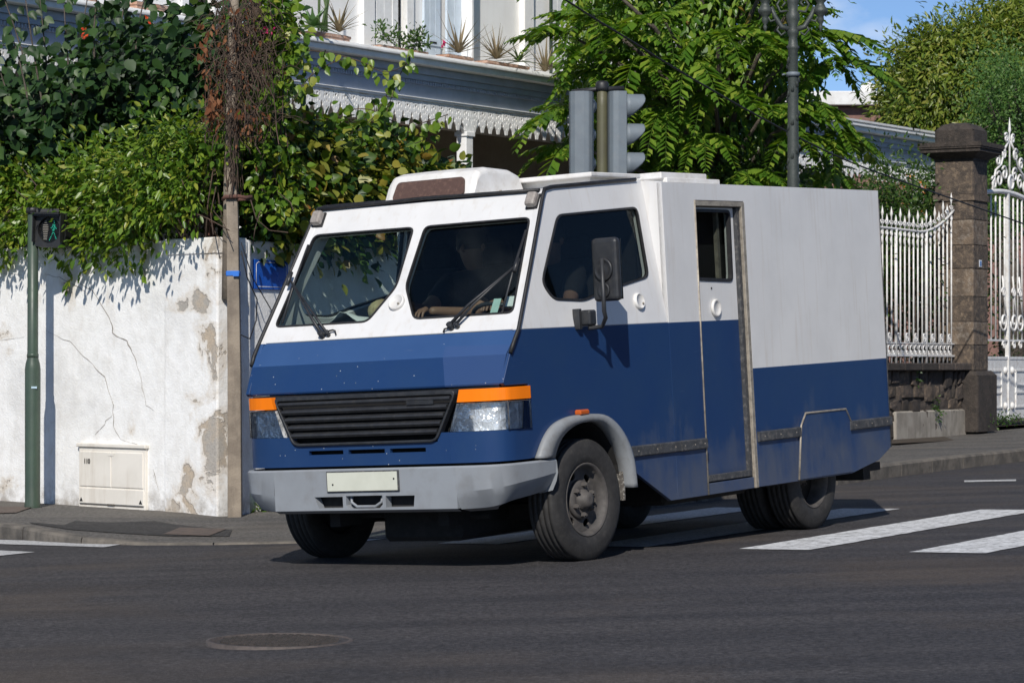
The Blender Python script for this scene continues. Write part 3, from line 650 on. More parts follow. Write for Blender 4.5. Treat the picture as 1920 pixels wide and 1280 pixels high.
# ================================================================ the veranda house
hs = empty('veranda_house', HS.P(0, 0, -1), label='white colonial house with carved veranda fringe and planted balcony ledge behind the garden', cat='house')
def HB(name, m, *boxes, bevel=0, parent=None):
    q = MB()
    for b in boxes: HS.box(q, *b)
    o = q.build(name, m, None, bevel=bevel)
    if parent is None: to_local(o, hs)
    else: o.parent = parent
    return o
TL, TR = -10.5, 13.9
HB('ledge', M['white_wood'], (TL, TR, -1.0, .26, 3.63, 3.766), bevel=.015)
HB('ledge_gutter', M['roofwhite'], (TL, TR, .20, .30, 3.70, 3.735), bevel=.01)
HB('cornice', M['cornice'], (TL, TR, -.3, .12, 3.54, 3.628), (TL, TR, -.3, .085, 3.47, 3.538), (TL, TR, -.3, .03, 3.262, 3.468))
q = MB(); t = TL
while t < TR: HS.box(q, t, t + .025, .03, .07, 3.42, 3.465); t += .05
to_local(q.build('dentil_row', M['cornice'], None, kind='stuff'), hs)
HB('fascia_moulding', M['white_wood'], (TL, TR, .0, .06, 3.225, 3.262), (TL, TR, .0, .075, 3.250, 3.258), bevel=.004)
# carved fringe boards
out = [(-.088, .295), (.088, .295), (.088, .165), (.076, .150), (.064, .122), (.068, .100), (.052, .075), (.034, .050), (.022, .0), (-.022, .0), (-.034, .050), (-.052, .075), (-.068, .100), (-.064, .122), (-.076, .150), (-.088, .165)]
circ = lambda cx, cz, r, rz=None, n=8: [(cx + r * math.cos(2 * PI * k / n), cz + (rz or r) * math.sin(2 * PI * k / n)) for k in range(n)]
holes = [circ(0, .235, .020), circ(-.045, .215, .012, .026), circ(.045, .215, .012, .026), circ(0, .165, .010, .026), circ(0, .085, .010, .020), circ(-.045, .265, .012), circ(.045, .265, .012), circ(-.04, .15, .008, .018), circ(.04, .15, .008, .018)]
q = MB(); q.panel([(x, 0, z) for x, z in out], [[(x, 0, z) for x, z in h] for h in holes], .016, (0, -1, 0)); fm = q.mesh('fringe_board', M['white_wood'])
t = TL + .1
while t < TR:
    o = link('fringe_board', fm); o.location = HS.P(t, .035 + random.uniform(-.003, .003), 2.925 + random.uniform(-.006, .006)); o.rotation_euler = (0, random.uniform(-.02, .02), HS.rz); to_local(o, hs); t += .178
for t in (-8.6, -4.3, 0, 4.3, 8.6, 12.9):
    p = HB('veranda_post', M['white_wood'], (t - .075, t + .075, -.12, .03, -1.0, 3.26), (t - .095, t + .095, -.14, .05, 2.86, 2.92), bevel=.008)
    q = MB()
    for s in (1, -1): q.tube([HS.P(t + s * .08, .0, 2.9), HS.P(t + s * .22, .0, 3.02), HS.P(t + s * .26, .0, 3.2)], .02, 6); q.tube(spiral(HS, t + s * .17, 0, 3.1, .06, 1.2, s), .014, 5)
    q.build('bracket', M['white_wood'], p)
HB('veranda_ceiling', M['white_wood'], (TL, TR, -2.3, -.31, 3.24, 3.30))
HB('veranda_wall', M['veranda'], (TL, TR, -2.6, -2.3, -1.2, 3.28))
HB('veranda_floor', M['concrete'], (TL, TR, -2.3, .1, -1.4, -.5))
t = -7.5
while t < 12:
    for k in (0, .62):
        o = HB('door_leaf', M['veranda'], (t + k, t + k + .58, -2.3, -2.24, -.5, 2.35), bevel=.01)
        HB('door_panel', M['veranda'], (t + k + .09, t + k + .49, -2.24, -2.215, 1.2, 2.15), (t + k + .09, t + k + .49, -2.24, -2.215, -.2, .9), bevel=.012, parent=o)
        HB('door_moulding', M['white_wood'] if 0 else M['veranda'], (t + k + .07, t + k + .51, -2.24, -2.20, 2.16, 2.19), parent=o)
    t += 2.15
# upper storey
UD = -.42
def ht(u, v=60): return HS.px(u, v, UD)[0]
TU = ht(1330)
wl, wr = ht(738), ht(760); sl = ht(700); fr_ = ht(790); HI = 9.0
xw1, xw2 = ht(345), ht(398)
HB('upper_wall', M['house'], (TL, xw1, UD - .3, UD, 3.7, HI), (xw2, wl, UD - .3, UD, 3.7, HI), (wr, TU, UD - .3, UD, 3.7, HI), (wl, wr, UD - .3, UD, 3.7, 3.84), (xw1, xw2, UD - .3, UD, 3.7, 3.9))
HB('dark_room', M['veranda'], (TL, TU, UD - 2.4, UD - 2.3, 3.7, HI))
for a, b, z0 in ((wl, wr, 3.84), (xw1, xw2, 3.9)):
    wf_ = HB('window_frame', M['white_wood'], (a - .09, a + .03, UD - .02, UD + .05, z0, 7), (b - .03, b + .12, UD - .02, UD + .05, z0, 7), (a, b, UD - .1, UD - .04, 4.62, 4.68), (a, b, UD - .1, UD - .04, 5.4, 5.46), bevel=.006)
    HB('window_pane', M['darkglass'], (a, b, UD - .09, UD - .08, z0, 7), parent=wf_); HB('window_sill', M['wood_grey'], (a - .02, b + .40, UD, UD + .22, z0 - .07, z0 - .03), bevel=.006, parent=wf_)
    HB('curtain', M['signwhite'], (a + .25, b, UD - .25, UD - .22, z0, 7), parent=wf_)
def shutter(t0, t1, d, m, z0=3.80):
    n = max(2, int((t1 - t0) / .11)); sh_ = HB('shutter', m, (t0 + .01, t1 - .01, d - .004, d + .006, z0 + .01, 7))
    for i in range(n): HB('shutter_board', m, (t0 + (t1 - t0) * i / n + .002, t0 + (t1 - t0) * (i + 1) / n - .002, d + .006, d + .035, z0, 7), bevel=.004, parent=sh_)
    HB('shutter_strap', m, (t0 + .02, t1 - .02, d + .035, d + .05, 4.0, 4.08), (t0 + .02, t1 - .02, d + .035, d + .05, 5.1, 5.18), parent=sh_); HB('hinge', M['cable'], (t0 + .1, t0 + .24, d + .05, d + .058, 4.03, 4.05), (t0 + .1, t0 + .24, d + .05, d + .058, 5.13, 5.15), parent=sh_)
shutter(sl, wl - .10, UD + .01, M['white_wood']); shutter(fr_, ht(821), UD + .01, M['shutter']); shutter(ht(822), ht(849), UD + .10, M['shutter'])
HB('shutter_edge', M['white_wood'], (ht(849), ht(852), UD, UD + .30, 3.80, 7)); shutter(ht(1030), ht(1068), UD + .01, M['white_wood']); shutter(xw2 + .14, xw2 + .7, UD + .01, M['shutter'])
HB('pilaster', M['house'], (ht(972), ht(990), UD, UD + .10, 3.7, HI), bevel=.01); HB('pilaster', M['house'], (ht(672), ht(694), UD, UD + .08, 3.7, HI), bevel=.01)
q = MB(); q.cyl(HS.P(ht(1027), UD + .05, 3.75), HS.P(ht(1027), UD + .05, HI), .022, n=8); to_local(q.build('drain_pipe', M['greenpole']), hs)
HB('roof', M['roofwhite'], (TL - .3, TU + .3, -7.5, .3, HI, HI + .25)); HB('rear_wall', M['house'], (TL, TU, -7.2, -7.0, -1.2, HI)); HB('end_wall', M['house'], (TL, TL + .2, -7.0, -2.6, -1.2, HI), (TU - .2, TU, -7.0, UD - .3, 3.3, HI))
HB('veranda_roof', M['roofwhite'], (TU, TR + .15, -2.7, .30, 3.768, 3.80))
# far building with a satellite dish
fb = empty('far_building', (8, 66, 2), label='distant flat-roofed building with white parapet behind the trees', cat='building')
a, b = aty(1540, 173, 66), aty(1690, 173, 66); z1, z2, z3 = a.z, aty(1540, 199, 66).z, -1
for nm, m, sz in (('parapet', M['roofwhite'], (a.x - 6, b.x + 3, 65.7, 72, z2, z1)), ('wall', M['redbrown'], (a.x - 5.9, b.x + 2.9, 66, 71.8, z3, z2 - .02))):
    q = MB(); q.bx(*sz); to_local(q.build(nm, m, None, bevel=.02), fb)
q = MB(); q.bx(a.x + .9, a.x + 1.6, 65.95, 66.02, z2 - 1.5, z2 - .5); to_local(q.build('window', M['darkglass']), fb)
p = aty(1628, 170, 67); dish = empty('satellite_dish', (p.x, p.y, z1), label='round white satellite dish on the distant flat roof', cat='dish')
m_ = Matrix.Translation(p) @ Vector((-.25, -.93, .25)).to_track_quat('Z', 'Y').to_matrix().to_4x4()
q = MB(); q.lathe([(.19, .06), (.14, .03), (.07, .008), (0, 0)], m_, 24); to_local(q.build('reflector', M['roofwhite']), dish)
q = MB(); q.tube([p, (p.x, p.y + .05, z1)], .025, 6); q.tube([m_ @ Vector((0, -.17, .04)), m_ @ Vector((0, -.02, .17))], .01, 5); to_local(q.build('mount', M['siggrey']), dish)
# earth inside the gardens
V = [W1.P(11.5, -.2, -1.0), W1.P(0, -.2, -1.0), W2.P(0, -.2, -1.0), W2.P(60, -.3, -.7), W2.P(60, -40, -.7), W1.P(11.5, -60, -1.0)]
raw('garden_ground', V, [tuple(range(6))], M['soil'], kind='structure')

# ---------------------------------------------------------------- unseen houses added right of frame to darken van reflections and cut sky fill
OP = Fr((7.0, 18.13), (.5, .866), (-.866, .5)); OP.o += Vector((7.0, -4.0, 0))
for k, (t0, t1, h, m, lab) in enumerate(((-7, 3, 3.4, M['house'], 'unseen low rendered house added across the street, right of the van'), (4, 16, 4.4, M['concrete'], 'unseen grey three-bay building added across the street, right of the van'), (17, 36, 3.6, M['redbrown'], 'unseen red brown long house added across the street, far right'))):
    ob = empty('unseen_street_house', OP.P((t0 + t1) / 2, 0, -1), label=lab, cat='house', group='unseen houses added on the far side of the street')
    q = MB(); OP.box(q, t0, t1, -8, 0, -1.5, h); to_local(q.build('wall', m), ob)
    q = MB(); OP.box(q, t0 - .4, t1 + .4, -8.4, .5, h, h + .2); to_local(q.build('roof', M['rust']), ob)
    for i in range(int((t1 - t0) / 2.6)):
        a = t0 + 1 + i * 2.6
        for z0, z1 in ((.2, 2.2),):
            q = MB(); OP.box(q, a, a + 1.1, 0, .05, z0, z1); f = to_local(q.build('shutter', M['lampgreen'], None, bevel=.01), ob)
# ================================================================ the armoured van
# local frame: X forward, Y to the van's left, Z up; origin between the front wheels, near the road
RW = ((-0.54145261, 0.83902994, -0.05345868), (-0.83999705, -0.54254185, -0.00730027), (-0.03512872, 0.04095239, 0.99854338))
TW = (-0.43152054, 18.17001189, -1.35157991)
VANM = Matrix.Translation(TW) @ Matrix(RW).to_4x4()
def road_z_in_van(X, Y):           # height of the road below a point of the van frame
    p = VANM @ Vector((X, Y, 0)); return (G(p.x, p.y) - p.z) / RW[2][2]

def vanpaint():
    m, nt, b = new_mat('van_paint'); p = coords(nt); sep = N(nt, 'SeparateXYZ'); nt.links.new(p, sep.inputs[0]); X, Y, Z = sep.outputs
    front = math_(nt, 'GREATER_THAN', X, -2.29)
    line = math_(nt, 'MULTIPLY_ADD', front, 1.552 - 1.207, 1.207)
    up = math_(nt, 'GREATER_THAN', Z, line)
    n = noise_(nt, p, 3, 6, .6); nf = noise_(nt, p, 26, 6, .65)
    blue = mixc(nt, ramp(nt, n, (.35, 0.), (.7, 1.)), (.0125, .042, .132), (.016, .047, .130))
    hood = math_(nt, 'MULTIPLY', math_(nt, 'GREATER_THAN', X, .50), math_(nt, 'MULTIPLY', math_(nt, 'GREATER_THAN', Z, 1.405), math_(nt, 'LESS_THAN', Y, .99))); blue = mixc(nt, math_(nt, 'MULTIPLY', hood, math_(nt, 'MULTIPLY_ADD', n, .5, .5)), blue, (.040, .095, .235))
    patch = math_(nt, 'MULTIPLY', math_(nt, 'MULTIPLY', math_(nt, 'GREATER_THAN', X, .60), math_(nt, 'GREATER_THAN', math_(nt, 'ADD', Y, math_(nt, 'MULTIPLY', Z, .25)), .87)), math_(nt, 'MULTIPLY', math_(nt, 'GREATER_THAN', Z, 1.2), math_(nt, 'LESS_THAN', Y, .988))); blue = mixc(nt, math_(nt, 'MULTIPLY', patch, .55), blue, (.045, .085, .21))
    white = mixc(nt, ramp(nt, n, (.4, 0.), (.7, 1.)), (.71, .705, .70), (.655, .65, .645))
    # rust-coloured runs below the gutters and seals of the white part
    mpn = N(nt, 'Mapping'); mpn.inputs['Scale'].default_value = (1, 1, .08); nt.links.new(p, mpn.inputs[0])
    st = noise_(nt, mpn.outputs[0], 22, 6, .6)
    white = mixc(nt, ramp(nt, st, (.54, 0.), (.8, .4)), white, (.50, .43, .35))
    c = mixc(nt, up, blue, white)
    # road film thrown up on the lower panels, with a ragged edge
    film = math_(nt, 'ADD', math_(nt, 'MULTIPLY', Z, -.42), math_(nt, 'MULTIPLY_ADD', n, .5, math_(nt, 'MULTIPLY', st, .22)))
    fm = ramp(nt, film, (.01, 0.), (.22, .5)); c = mixc(nt, math_(nt, 'MULTIPLY', fm, math_(nt, 'LESS_THAN', X, .40)), c, (.115, .12, .13))
    # stone chips on the nose
    v = N(nt, 'TexVoronoi', i_Scale=34.0); nt.links.new(p, v.inputs['Vector']); wn = N(nt, 'TexWhiteNoise'); nt.links.new(v.outputs['Position'], wn.inputs['Vector'])
    chip = math_(nt, 'MULTIPLY', ramp(nt, wn.outputs['Value'], (.90, 0.), (.905, 1.)), ramp(nt, math_(nt, 'ADD', v.outputs['Distance'], math_(nt, 'MULTIPLY', nf, .12)), (.12, 1.), (.19, 0.)))
    chip = math_(nt, 'MULTIPLY', chip, math_(nt, 'MULTIPLY', math_(nt, 'GREATER_THAN', X, .5), math_(nt, 'LESS_THAN', Z, 1.5)))
    c = mixc(nt, chip, c, (.55, .56, .57))
    scr = N(nt, 'Mapping'); scr.inputs['Scale'].default_value = (2, 2, 40); scr.inputs['Rotation'].default_value = (0, .12, 0); nt.links.new(p, scr.inputs[0])
    sc_ = ramp(nt, noise_(nt, scr.outputs[0], 2.6, 3, .6), (.70, 0.), (.74, .22)); c = mixc(nt, math_(nt, 'MULTIPLY', sc_, math_(nt, 'LESS_THAN', Z, line)), c, (.16, .19, .26))
    nt.links.new(c, b.inputs['Base Color'])
    nt.links.new(math_(nt, 'ADD', math_(nt, 'MULTIPLY_ADD', nf, .16, .25), math_(nt, 'MULTIPLY', fm, .6)), b.inputs['Roughness'])
    b.inputs['Coat Weight'].default_value = .1; b.inputs['Coat Roughness'].default_value = .12; b.inputs['Specular IOR Level'].default_value = .35
    wv = math_(nt, 'ADD', noise_(nt, p, 2.2, 2, .5), math_(nt, 'MULTIPLY', noise_(nt, p, 9, 2, .5), .12)); bump(nt, b, wv, .18, .02)
    return m
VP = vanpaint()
V_ = dict(world=False)
v_black = mat('rubber_seal', (.018, .018, .02), .55, (.012, .012, .013), 10, dirt=(.07, .065, .06), dirt_amt=.35, **V_)
v_plas = mat('grille_plastic', (.028, .030, .034), .45, (.02, .021, .024), 10, dirt=(.075, .07, .064), dirt_amt=.35, **V_)
v_bump = mat('bumper_grey', (.27, .29, .315), .5, (.235, .25, .27), 2.5, dirt=(.15, .135, .12), dirt_amt=.35, **V_)
v_flare = mat('fender_grey', (.27, .285, .30), .5, (.22, .23, .24), 4, dirt=(.14, .125, .11), dirt_amt=.6, **V_)
v_white = mat('white_gelcoat', (.76, .75, .73), .45, (.68, .66, .63), 6, dirt=(.42, .36, .28), dirt_amt=.35, **V_)
v_tyre = mat('tyre_rubber', (.029, .028, .028), .75, (.022, .021, .021), 12, dirt=(.07, .065, .06), dirt_amt=.5, **V_)
v_rim = mat('dusty_steel_rim', (.088, .080, .075), .7, (.062, .057, .054), 14, dirt=(.125, .11, .10), dirt_amt=.5, **V_)
v_dark = mat('underbody', (.018, .017, .017), .9, (.012, .012, .012), 8, **V_)
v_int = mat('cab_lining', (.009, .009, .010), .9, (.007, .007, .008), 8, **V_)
v_strip = mat('scuffed_rub_strip', (.055, .057, .062), .6, (.04, .042, .046), 14, dirt=(.24, .22, .20), dirt_amt=.55, **V_)
v_trim = mat('bare_aluminium', (.40, .355, .29), .5, (.27, .24, .20), 16, dirt=(.10, .085, .07), dirt_amt=.6, metal=.25, **V_)
v_glass = glassmat('armoured_glass', (.85, .90, .885), .02, .08); v_glass_d = glassmat('dark_side_glass', (.72, .75, .74), .03, .09)
v_orange = None
def lensmat(name, c, tr):
    m, nt, b = new_mat(name); b.inputs['Base Color'].default_value = (*c, 1); b.inputs['Roughness'].default_value = .12
    b.inputs['Transmission Weight'].default_value = tr; b.inputs['IOR'].default_value = 1.35
    p = coords(nt); wv = N(nt, 'TexWave', i_Scale=30.0); nt.links.new(p, wv.inputs['Vector']); bump(nt, b, wv.outputs['Fac'], .12, .004); return m
v_orange = lensmat('amber_lens', (.95, .22, .01), 0.0)
v_amber_d = lensmat('dusty_amber', (.50, .10, .02), 0.0)
v_clear = glassmat('headlamp_cover', (.93, .95, .97), .04)
def reflmat():
    m, nt, b = new_mat('headlamp_reflector'); b.inputs['Base Color'].default_value = (.80, .82, .84, 1); b.inputs['Metallic'].default_value = .35; b.inputs['Roughness'].default_value = .15
    p = coords(nt); v = N(nt, 'TexVoronoi', i_Scale=13.0, distance='CHEBYCHEV'); nt.links.new(p, v.inputs['Vector'])
    bump(nt, b, math_(nt, 'ADD', v.outputs['Distance'], noise_(nt, p, 17, 3)), .75, .035); return m
v_refl = reflmat()
v_chrome = mat('chromed_bowl', (.85, .86, .88), .14, (.80, .81, .83), 9, metal=1., **V_)
v_lampgrey = mat('dusty_lamp_lens', (.33, .30, .27), .35, (.25, .22, .20), 25, dirt=(.45, .42, .38), dirt_amt=.4, **V_)
v_mesh = None
def meshmat():
    m, nt, b = new_mat('cooler_grille'); p = coords(nt)
    wv = N(nt, 'TexWave', i_Scale=42.0, bands_direction='Z'); nt.links.new(p, wv.inputs['Vector']); n = noise_(nt, p, 40, 4)
    c = mixc(nt, ramp(nt, wv.outputs['Fac'], (.3, 0.), (.7, 1.)), (.045, .026, .022), (.15, .085, .07)); c = mixc(nt, ramp(nt, n, (.5, 0.), (.75, .6)), c, (.2, .12, .09))
    nt.links.new(c, b.inputs['Base Color']); b.inputs['Roughness'].default_value = .9; bump(nt, b, wv.outputs['Fac'], .6, .004); return m
v_mesh = meshmat()

van = bpy.data.objects.new('armoured_van', None); col.objects.link(van); van.matrix_world = VANM; van.empty_display_size = .2
tag(van, 'white and blue armoured cash van driving across the road in the foreground', 'van')
def xw(z): return .083 - .638 * (z - 2.258)          # windscreen plane
def yw(z): return 1.0 - .133 * (z - 1.555)            # half width of the windscreen panel
def ys(X): return 1.0 + (X - .6) / (-1.8) * .08       # lower side of the cab
BOXY = 1.08; ROOFZ = 2.487

# --- windscreen frame with the two bullet-proof panes
def WS(y, z, o=0.0): return Vector((xw(z) + o * .843, y, z + o * .538))
wn_ = Vector((.843, 0, .538))
outer = [WS(yw(1.556), 1.556), WS(yw(2.42), 2.42), WS(-yw(2.42), 2.42), WS(-yw(1.556), 1.556)]
pane = [(.04, 2.256), (.852, 2.258), (.93, 1.655), (.178, 1.653), (.032, 1.87)]
loops = [rc([WS(s * y, z) for y, z in pane], .05) for s in (1, -1)]
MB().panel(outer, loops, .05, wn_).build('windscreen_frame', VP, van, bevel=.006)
for s, lp in zip((1, -1), loops):
    ins = [p - wn_ * .012 for p in lp]
    if s < 0: ins = ins[::-1]
    innr = shrink(ins, -.011) if (shrink(ins, -.011)[0] - sum(ins, Vector()) / len(ins)).length < (ins[0] - sum(ins, Vector()) / len(ins)).length else shrink(ins, .011)
    ws = MB().panel([p - wn_ * .0 for p in innr], (), .012, wn_).build('windscreen_pane', v_glass, van)
    MB().panel([p + wn_ * .016 for p in ins], [[p + wn_ * .016 for p in innr]], .022, wn_).build('rubber_seal', v_black, ws)
# --- gun port covers
def port(c, n, r=.058):
    n = Vector(n).normalized(); m = Matrix.Translation(c) @ n.to_track_quat('Z', 'Y').to_matrix().to_4x4()
    o = MB().lathe([(r, -.01), (r, .014), (r * .9, .022), (r * .82, .022), (r * .78, .016), (0, .018)], m, 28).build('gun_port_cover', v_white, van)
    q = MB(); q.lathe([(.007, .016), (.007, .026), (0, .028)], m @ Matrix.Translation((r * .45, -r * .3, 0)), 8); q.build('screw', v_trim, o)
port(WS(.012, 1.765), wn_)
# --- marker lamps in the top corners
for s in (1, -1):
    m = Matrix.Translation(WS(s * .845, 2.352)) @ wn_.to_track_quat('Z', 'Y').to_matrix().to_4x4()
    q = MB(); q.box((0, 0, .03), (.075, .10, .055), bevel=.016, seg=2); bmesh.ops.transform(q.bm, matrix=m, verts=q.bm.verts); o = q.build('marker_lamp', v_lampgrey, van)
    q = MB(); q.box((0, 0, .004), (.085, .11, .014)); bmesh.ops.transform(q.bm, matrix=m, verts=q.bm.verts); q.build('lamp_base', v_black, o)
# --- bonnet
rows = []
for z, x, y in ((1.551, xw(1.551), .988), (1.41, .660, .982), (1.232, .722, .966), (1.218, .716, .95), (1.218, .66, .94)):
    rows.append([(x - .012 * (t / 8) ** 2 * 1.0 - (.03 if abs(t) == 8 else 0) * 0, y * t / 8, z) for t in range(-8, 9)])
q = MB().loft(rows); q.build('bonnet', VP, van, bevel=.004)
q = MB(); q.bx(.55, .70, -.95, .95, 1.19, 1.214); q.build('bonnet_gap', v_black, van)
# --- cab side panels: lower part with the wheel arch, upper part with the window
arch = [(.43, .757), (.36, .845), (.26, .925), (.12, .965), (-.06, .982), (-.30, .972), (-.45, .905), (-.555, .80), (-.62, .68), (-.66, .56)]
low = [(.535, 1.551), (.632, 1.41), (.722, 1.232), (.70, 1.215), (.455, 1.215), (.50, .945), (.56, .945), (.565, .757)] + arch + [(-.68, .60), (-1.115, .376), (-1.2, .376), (-1.2, 1.551)]
CAn = None
A_, B_, C_ = Vector((.55, 1.0, 1.555)), Vector((-.013, .888, 2.42)), Vector((-1.2, 1.075, 1.555))
cn = (C_ - A_).cross(B_ - A_).normalized(); cn = cn if cn.y > 0 else -cn
def CS(X, z): return Vector((X, (cn.dot(A_) - cn.x * X - cn.z * z) / cn.y, z))
up_out = [(.535, 1.553), (-.015, 2.425), (-.09, 2.44), (-1.2, 2.51), (-1.2, 1.553)]
up_win = [(-.128, 2.271), (-1.086, 2.33), (-1.068, 1.858), (-.55, 1.775), (-.246, 1.712), (.10, 1.727), (.19, 1.84)]
for s in (1, -1):
    f = Vector((1, s, 1))
    sideL = [Vector((X, ys(X) * s, z)) for X, z in low]
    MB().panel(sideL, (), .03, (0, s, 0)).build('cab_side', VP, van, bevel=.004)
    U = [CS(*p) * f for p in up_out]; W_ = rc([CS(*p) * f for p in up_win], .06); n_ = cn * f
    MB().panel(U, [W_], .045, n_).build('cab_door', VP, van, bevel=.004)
    c0 = sum(W_, Vector()) / len(W_); inn = shrink(W_, .013)
    if (inn[0] - c0).length > (W_[0] - c0).length: inn = shrink(W_, -.013)
    g = MB().panel([p - n_ * .004 for p in inn], (), .012, n_).build('side_window', v_glass_d if s > 0 else v_glass, van)
    MB().panel([p + n_ * .007 for p in W_], [[p + n_ * .007 for p in inn]], .022, n_).build('rubber_seal', v_black, g)
    # step between the narrow cab top and the wide body
    k = MB(); k.face([(-1.2, (CS(-1.2, 2.51).y - .03) * s, 2.51), (-1.2, BOXY * s, ROOFZ), (-1.2, 1.08 * s, 1.545), (-1.2, 1.04 * s, 1.545)])
    k.face([(-1.24, CS(-1.2, 2.51).y * s, 2.51), (-1.24, BOXY * s, ROOFZ), (-1.24, 1.08 * s, 1.555)]); k.build('shoulder_plate', VP, van)
    # black gutter along the roof and down the windscreen pillar
    path = [CS(-1.12, 2.512), CS(-.6, 2.48), CS(-.12, 2.448), CS(-.035, 2.432), CS(.0, 2.39), CS(.27, 1.965), CS(.535, 1.555), Vector((.60, 1.0, 1.47)), Vector((.635, .995, 1.41))]
    MB().tube([(p + cn * .006) * f for p in path], .014, 6).build('gutter_trim', v_black, van)
port(CS(-.882, 1.70) + cn * .0, cn, .055)
# --- roof of the cab
q = MB(); q.loft([[(-.02, -.885, 2.418), (-.02, -.5, 2.428), (-.02, 0, 2.431), (-.02, .5, 2.428), (-.02, .885, 2.418)], [(-1.22, -.905, 2.508), (-1.22, -.5, 2.52), (-1.22, 0, 2.525), (-1.22, .5, 2.52), (-1.22, .905, 2.508)]])
q.build('cab_roof', VP, van)
MB().tube([(-.008, t, 2.428 + .012 * (1 - abs(t) / .87)) for t in (-.87, -.45, 0, .45, .87)], .013, 6).build('roof_seal', v_black, van)
q = MB(); q.bx(-1.26, -.62, -.62, .89, 2.525, 2.556); o = q.build('roof_plate', v_white, van, bevel=.008)
q = MB(); q.bx(-1.2, -.70, -.58, .83, 2.45, 2.526); q.build('plate_support', v_white, o)
q = MB(); q.bx(-2.16, -1.52, -.9, .9, 2.53, 2.575); o = q.build('roof_hatch', v_white, van, bevel=.008)
q = MB(); q.bx(-2.31, -1.56, -.86, .92, 2.48, 2.537); q.build('hatch_frame', v_white, o, bevel=.006)
# --- air conditioner on the roof
prof = [(-.03, 2.43), (-.085, 2.555), (-.13, 2.60), (-.22, 2.622), (-.5, 2.61), (-.60, 2.58), (-.64, 2.50), (-.65, 2.46)]
rowsA = []
for y, sc_ in ((-.352, .80), (-.345, .93), (-.315, 1.), (-.1, 1.02), (.1, 1.02), (.315, 1.), (.345, .93), (.352, .80)):
    rowsA.append([(-.34 + (x + .34) * (.97 if sc_ < .95 else 1), y, 2.43 + (z - 2.43) * sc_) for x, z in prof])
q = MB().loft(rowsA); q.bm.faces.new([q.bm.verts[i] for i in range(0)]) if 0 else None
ends = [rowsA[0], rowsA[-1]]
for e in ends: q.face(e)
ac = q.build('air_conditioner', v_white, van, bevel=.012, seg=3)
for f_ in ac.data.polygons: f_.use_smooth = False
q = MB(); q.panel(rc([Vector((x, y, z)) for x, y, z in ((-.022, -.285, 2.446), (-.022, .285, 2.446), (-.072, .262, 2.562), (-.072, -.262, 2.562))], .03), (), .02, (1, 0, .42)); q.build('intake_grille', v_mesh, ac)
for y in (-.30, .30):
    q = MB(); q.lathe([(.012, 0), (.012, .012), (0, .016)], Matrix.Translation((-.35, y * 1.17, 2.46)) @ Matrix.Rotation(-PI / 2 * (1 if y > 0 else -1), 4, 'X'), 8); q.build('bolt', v_trim, ac)
# --- cargo body
side = [(-1.2, 2.487), (-1.2, .376), (-1.62, .376), (-1.64, 2.372), (-2.345, 2.372), (-2.355, .378), (-3.83, .374), (-4.30, .443), (-4.52, .527), (-4.53, 2.40), (-4.535, 2.487)]
side_r = [(-1.2, 2.487), (-1.2, .376), (-3.83, .374), (-4.30, .443), (-4.52, .527), (-4.53, 2.40), (-4.535, 2.487)]
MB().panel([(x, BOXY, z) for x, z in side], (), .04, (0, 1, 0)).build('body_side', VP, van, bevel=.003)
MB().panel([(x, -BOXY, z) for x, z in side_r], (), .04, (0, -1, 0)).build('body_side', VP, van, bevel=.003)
q = MB(); q.loft([[(-1.201, -BOXY, ROOFZ), (-1.201, -.5, 2.51), (-1.201, .5, 2.51), (-1.201, BOXY, ROOFZ)], [(-4.54, -BOXY, ROOFZ), (-4.54, -.5, 2.505), (-4.54, .5, 2.505), (-4.54, BOXY, ROOFZ)]]); q.build('body_roof', VP, van)
q = MB(); q.panel([(-4.50, -1.05, .53), (-4.50, 1.05, .53), (-4.51, 1.05, 2.48), (-4.51, -1.05, 2.48)], (), .03, (-1, 0, 0)); o = q.build('rear_wall', VP, van)
q = MB(); q.bx(-4.56, -4.52, -.9, .9, .60, 2.3); q.build('rear_door', VP, o, bevel=.005)
for s in (1, -1):
    q = MB(); q.bx(-4.55, -4.53, s * .98 - .04, s * .98 + .04, .66, .92); q.build('tail_lamp', v_amber_d, o)
q = MB(); q.bx(-4.30, -4.18, .55, 1.0, .30, .46); q.bx(-4.48, -4.30, -1.0, 1.0, .36, .42); q.build('rear_step', v_dark, van)
q = MB(); q.bx(-1.25, -4.49, -1.03, .93, .55, .60); q.bx(-1.3, -4.49, .905, .925, .58, 2.4); q.bx(-1.225, -1.215, -1.04, 1.04, .5, 2.45); q.build('inner_bulkhead', v_int, van)
# edge cappings
MB().tube([(-1.615, BOXY + .002, .378), (-1.637, BOXY + .002, 2.372)], .007, 6).build('door_edge_trim', v_trim, van)
MB().tube([(-4.525, BOXY - .002, .53), (-4.533, BOXY - .002, 2.42)], .008, 6).build('rear_corner_trim', v_strip, van)
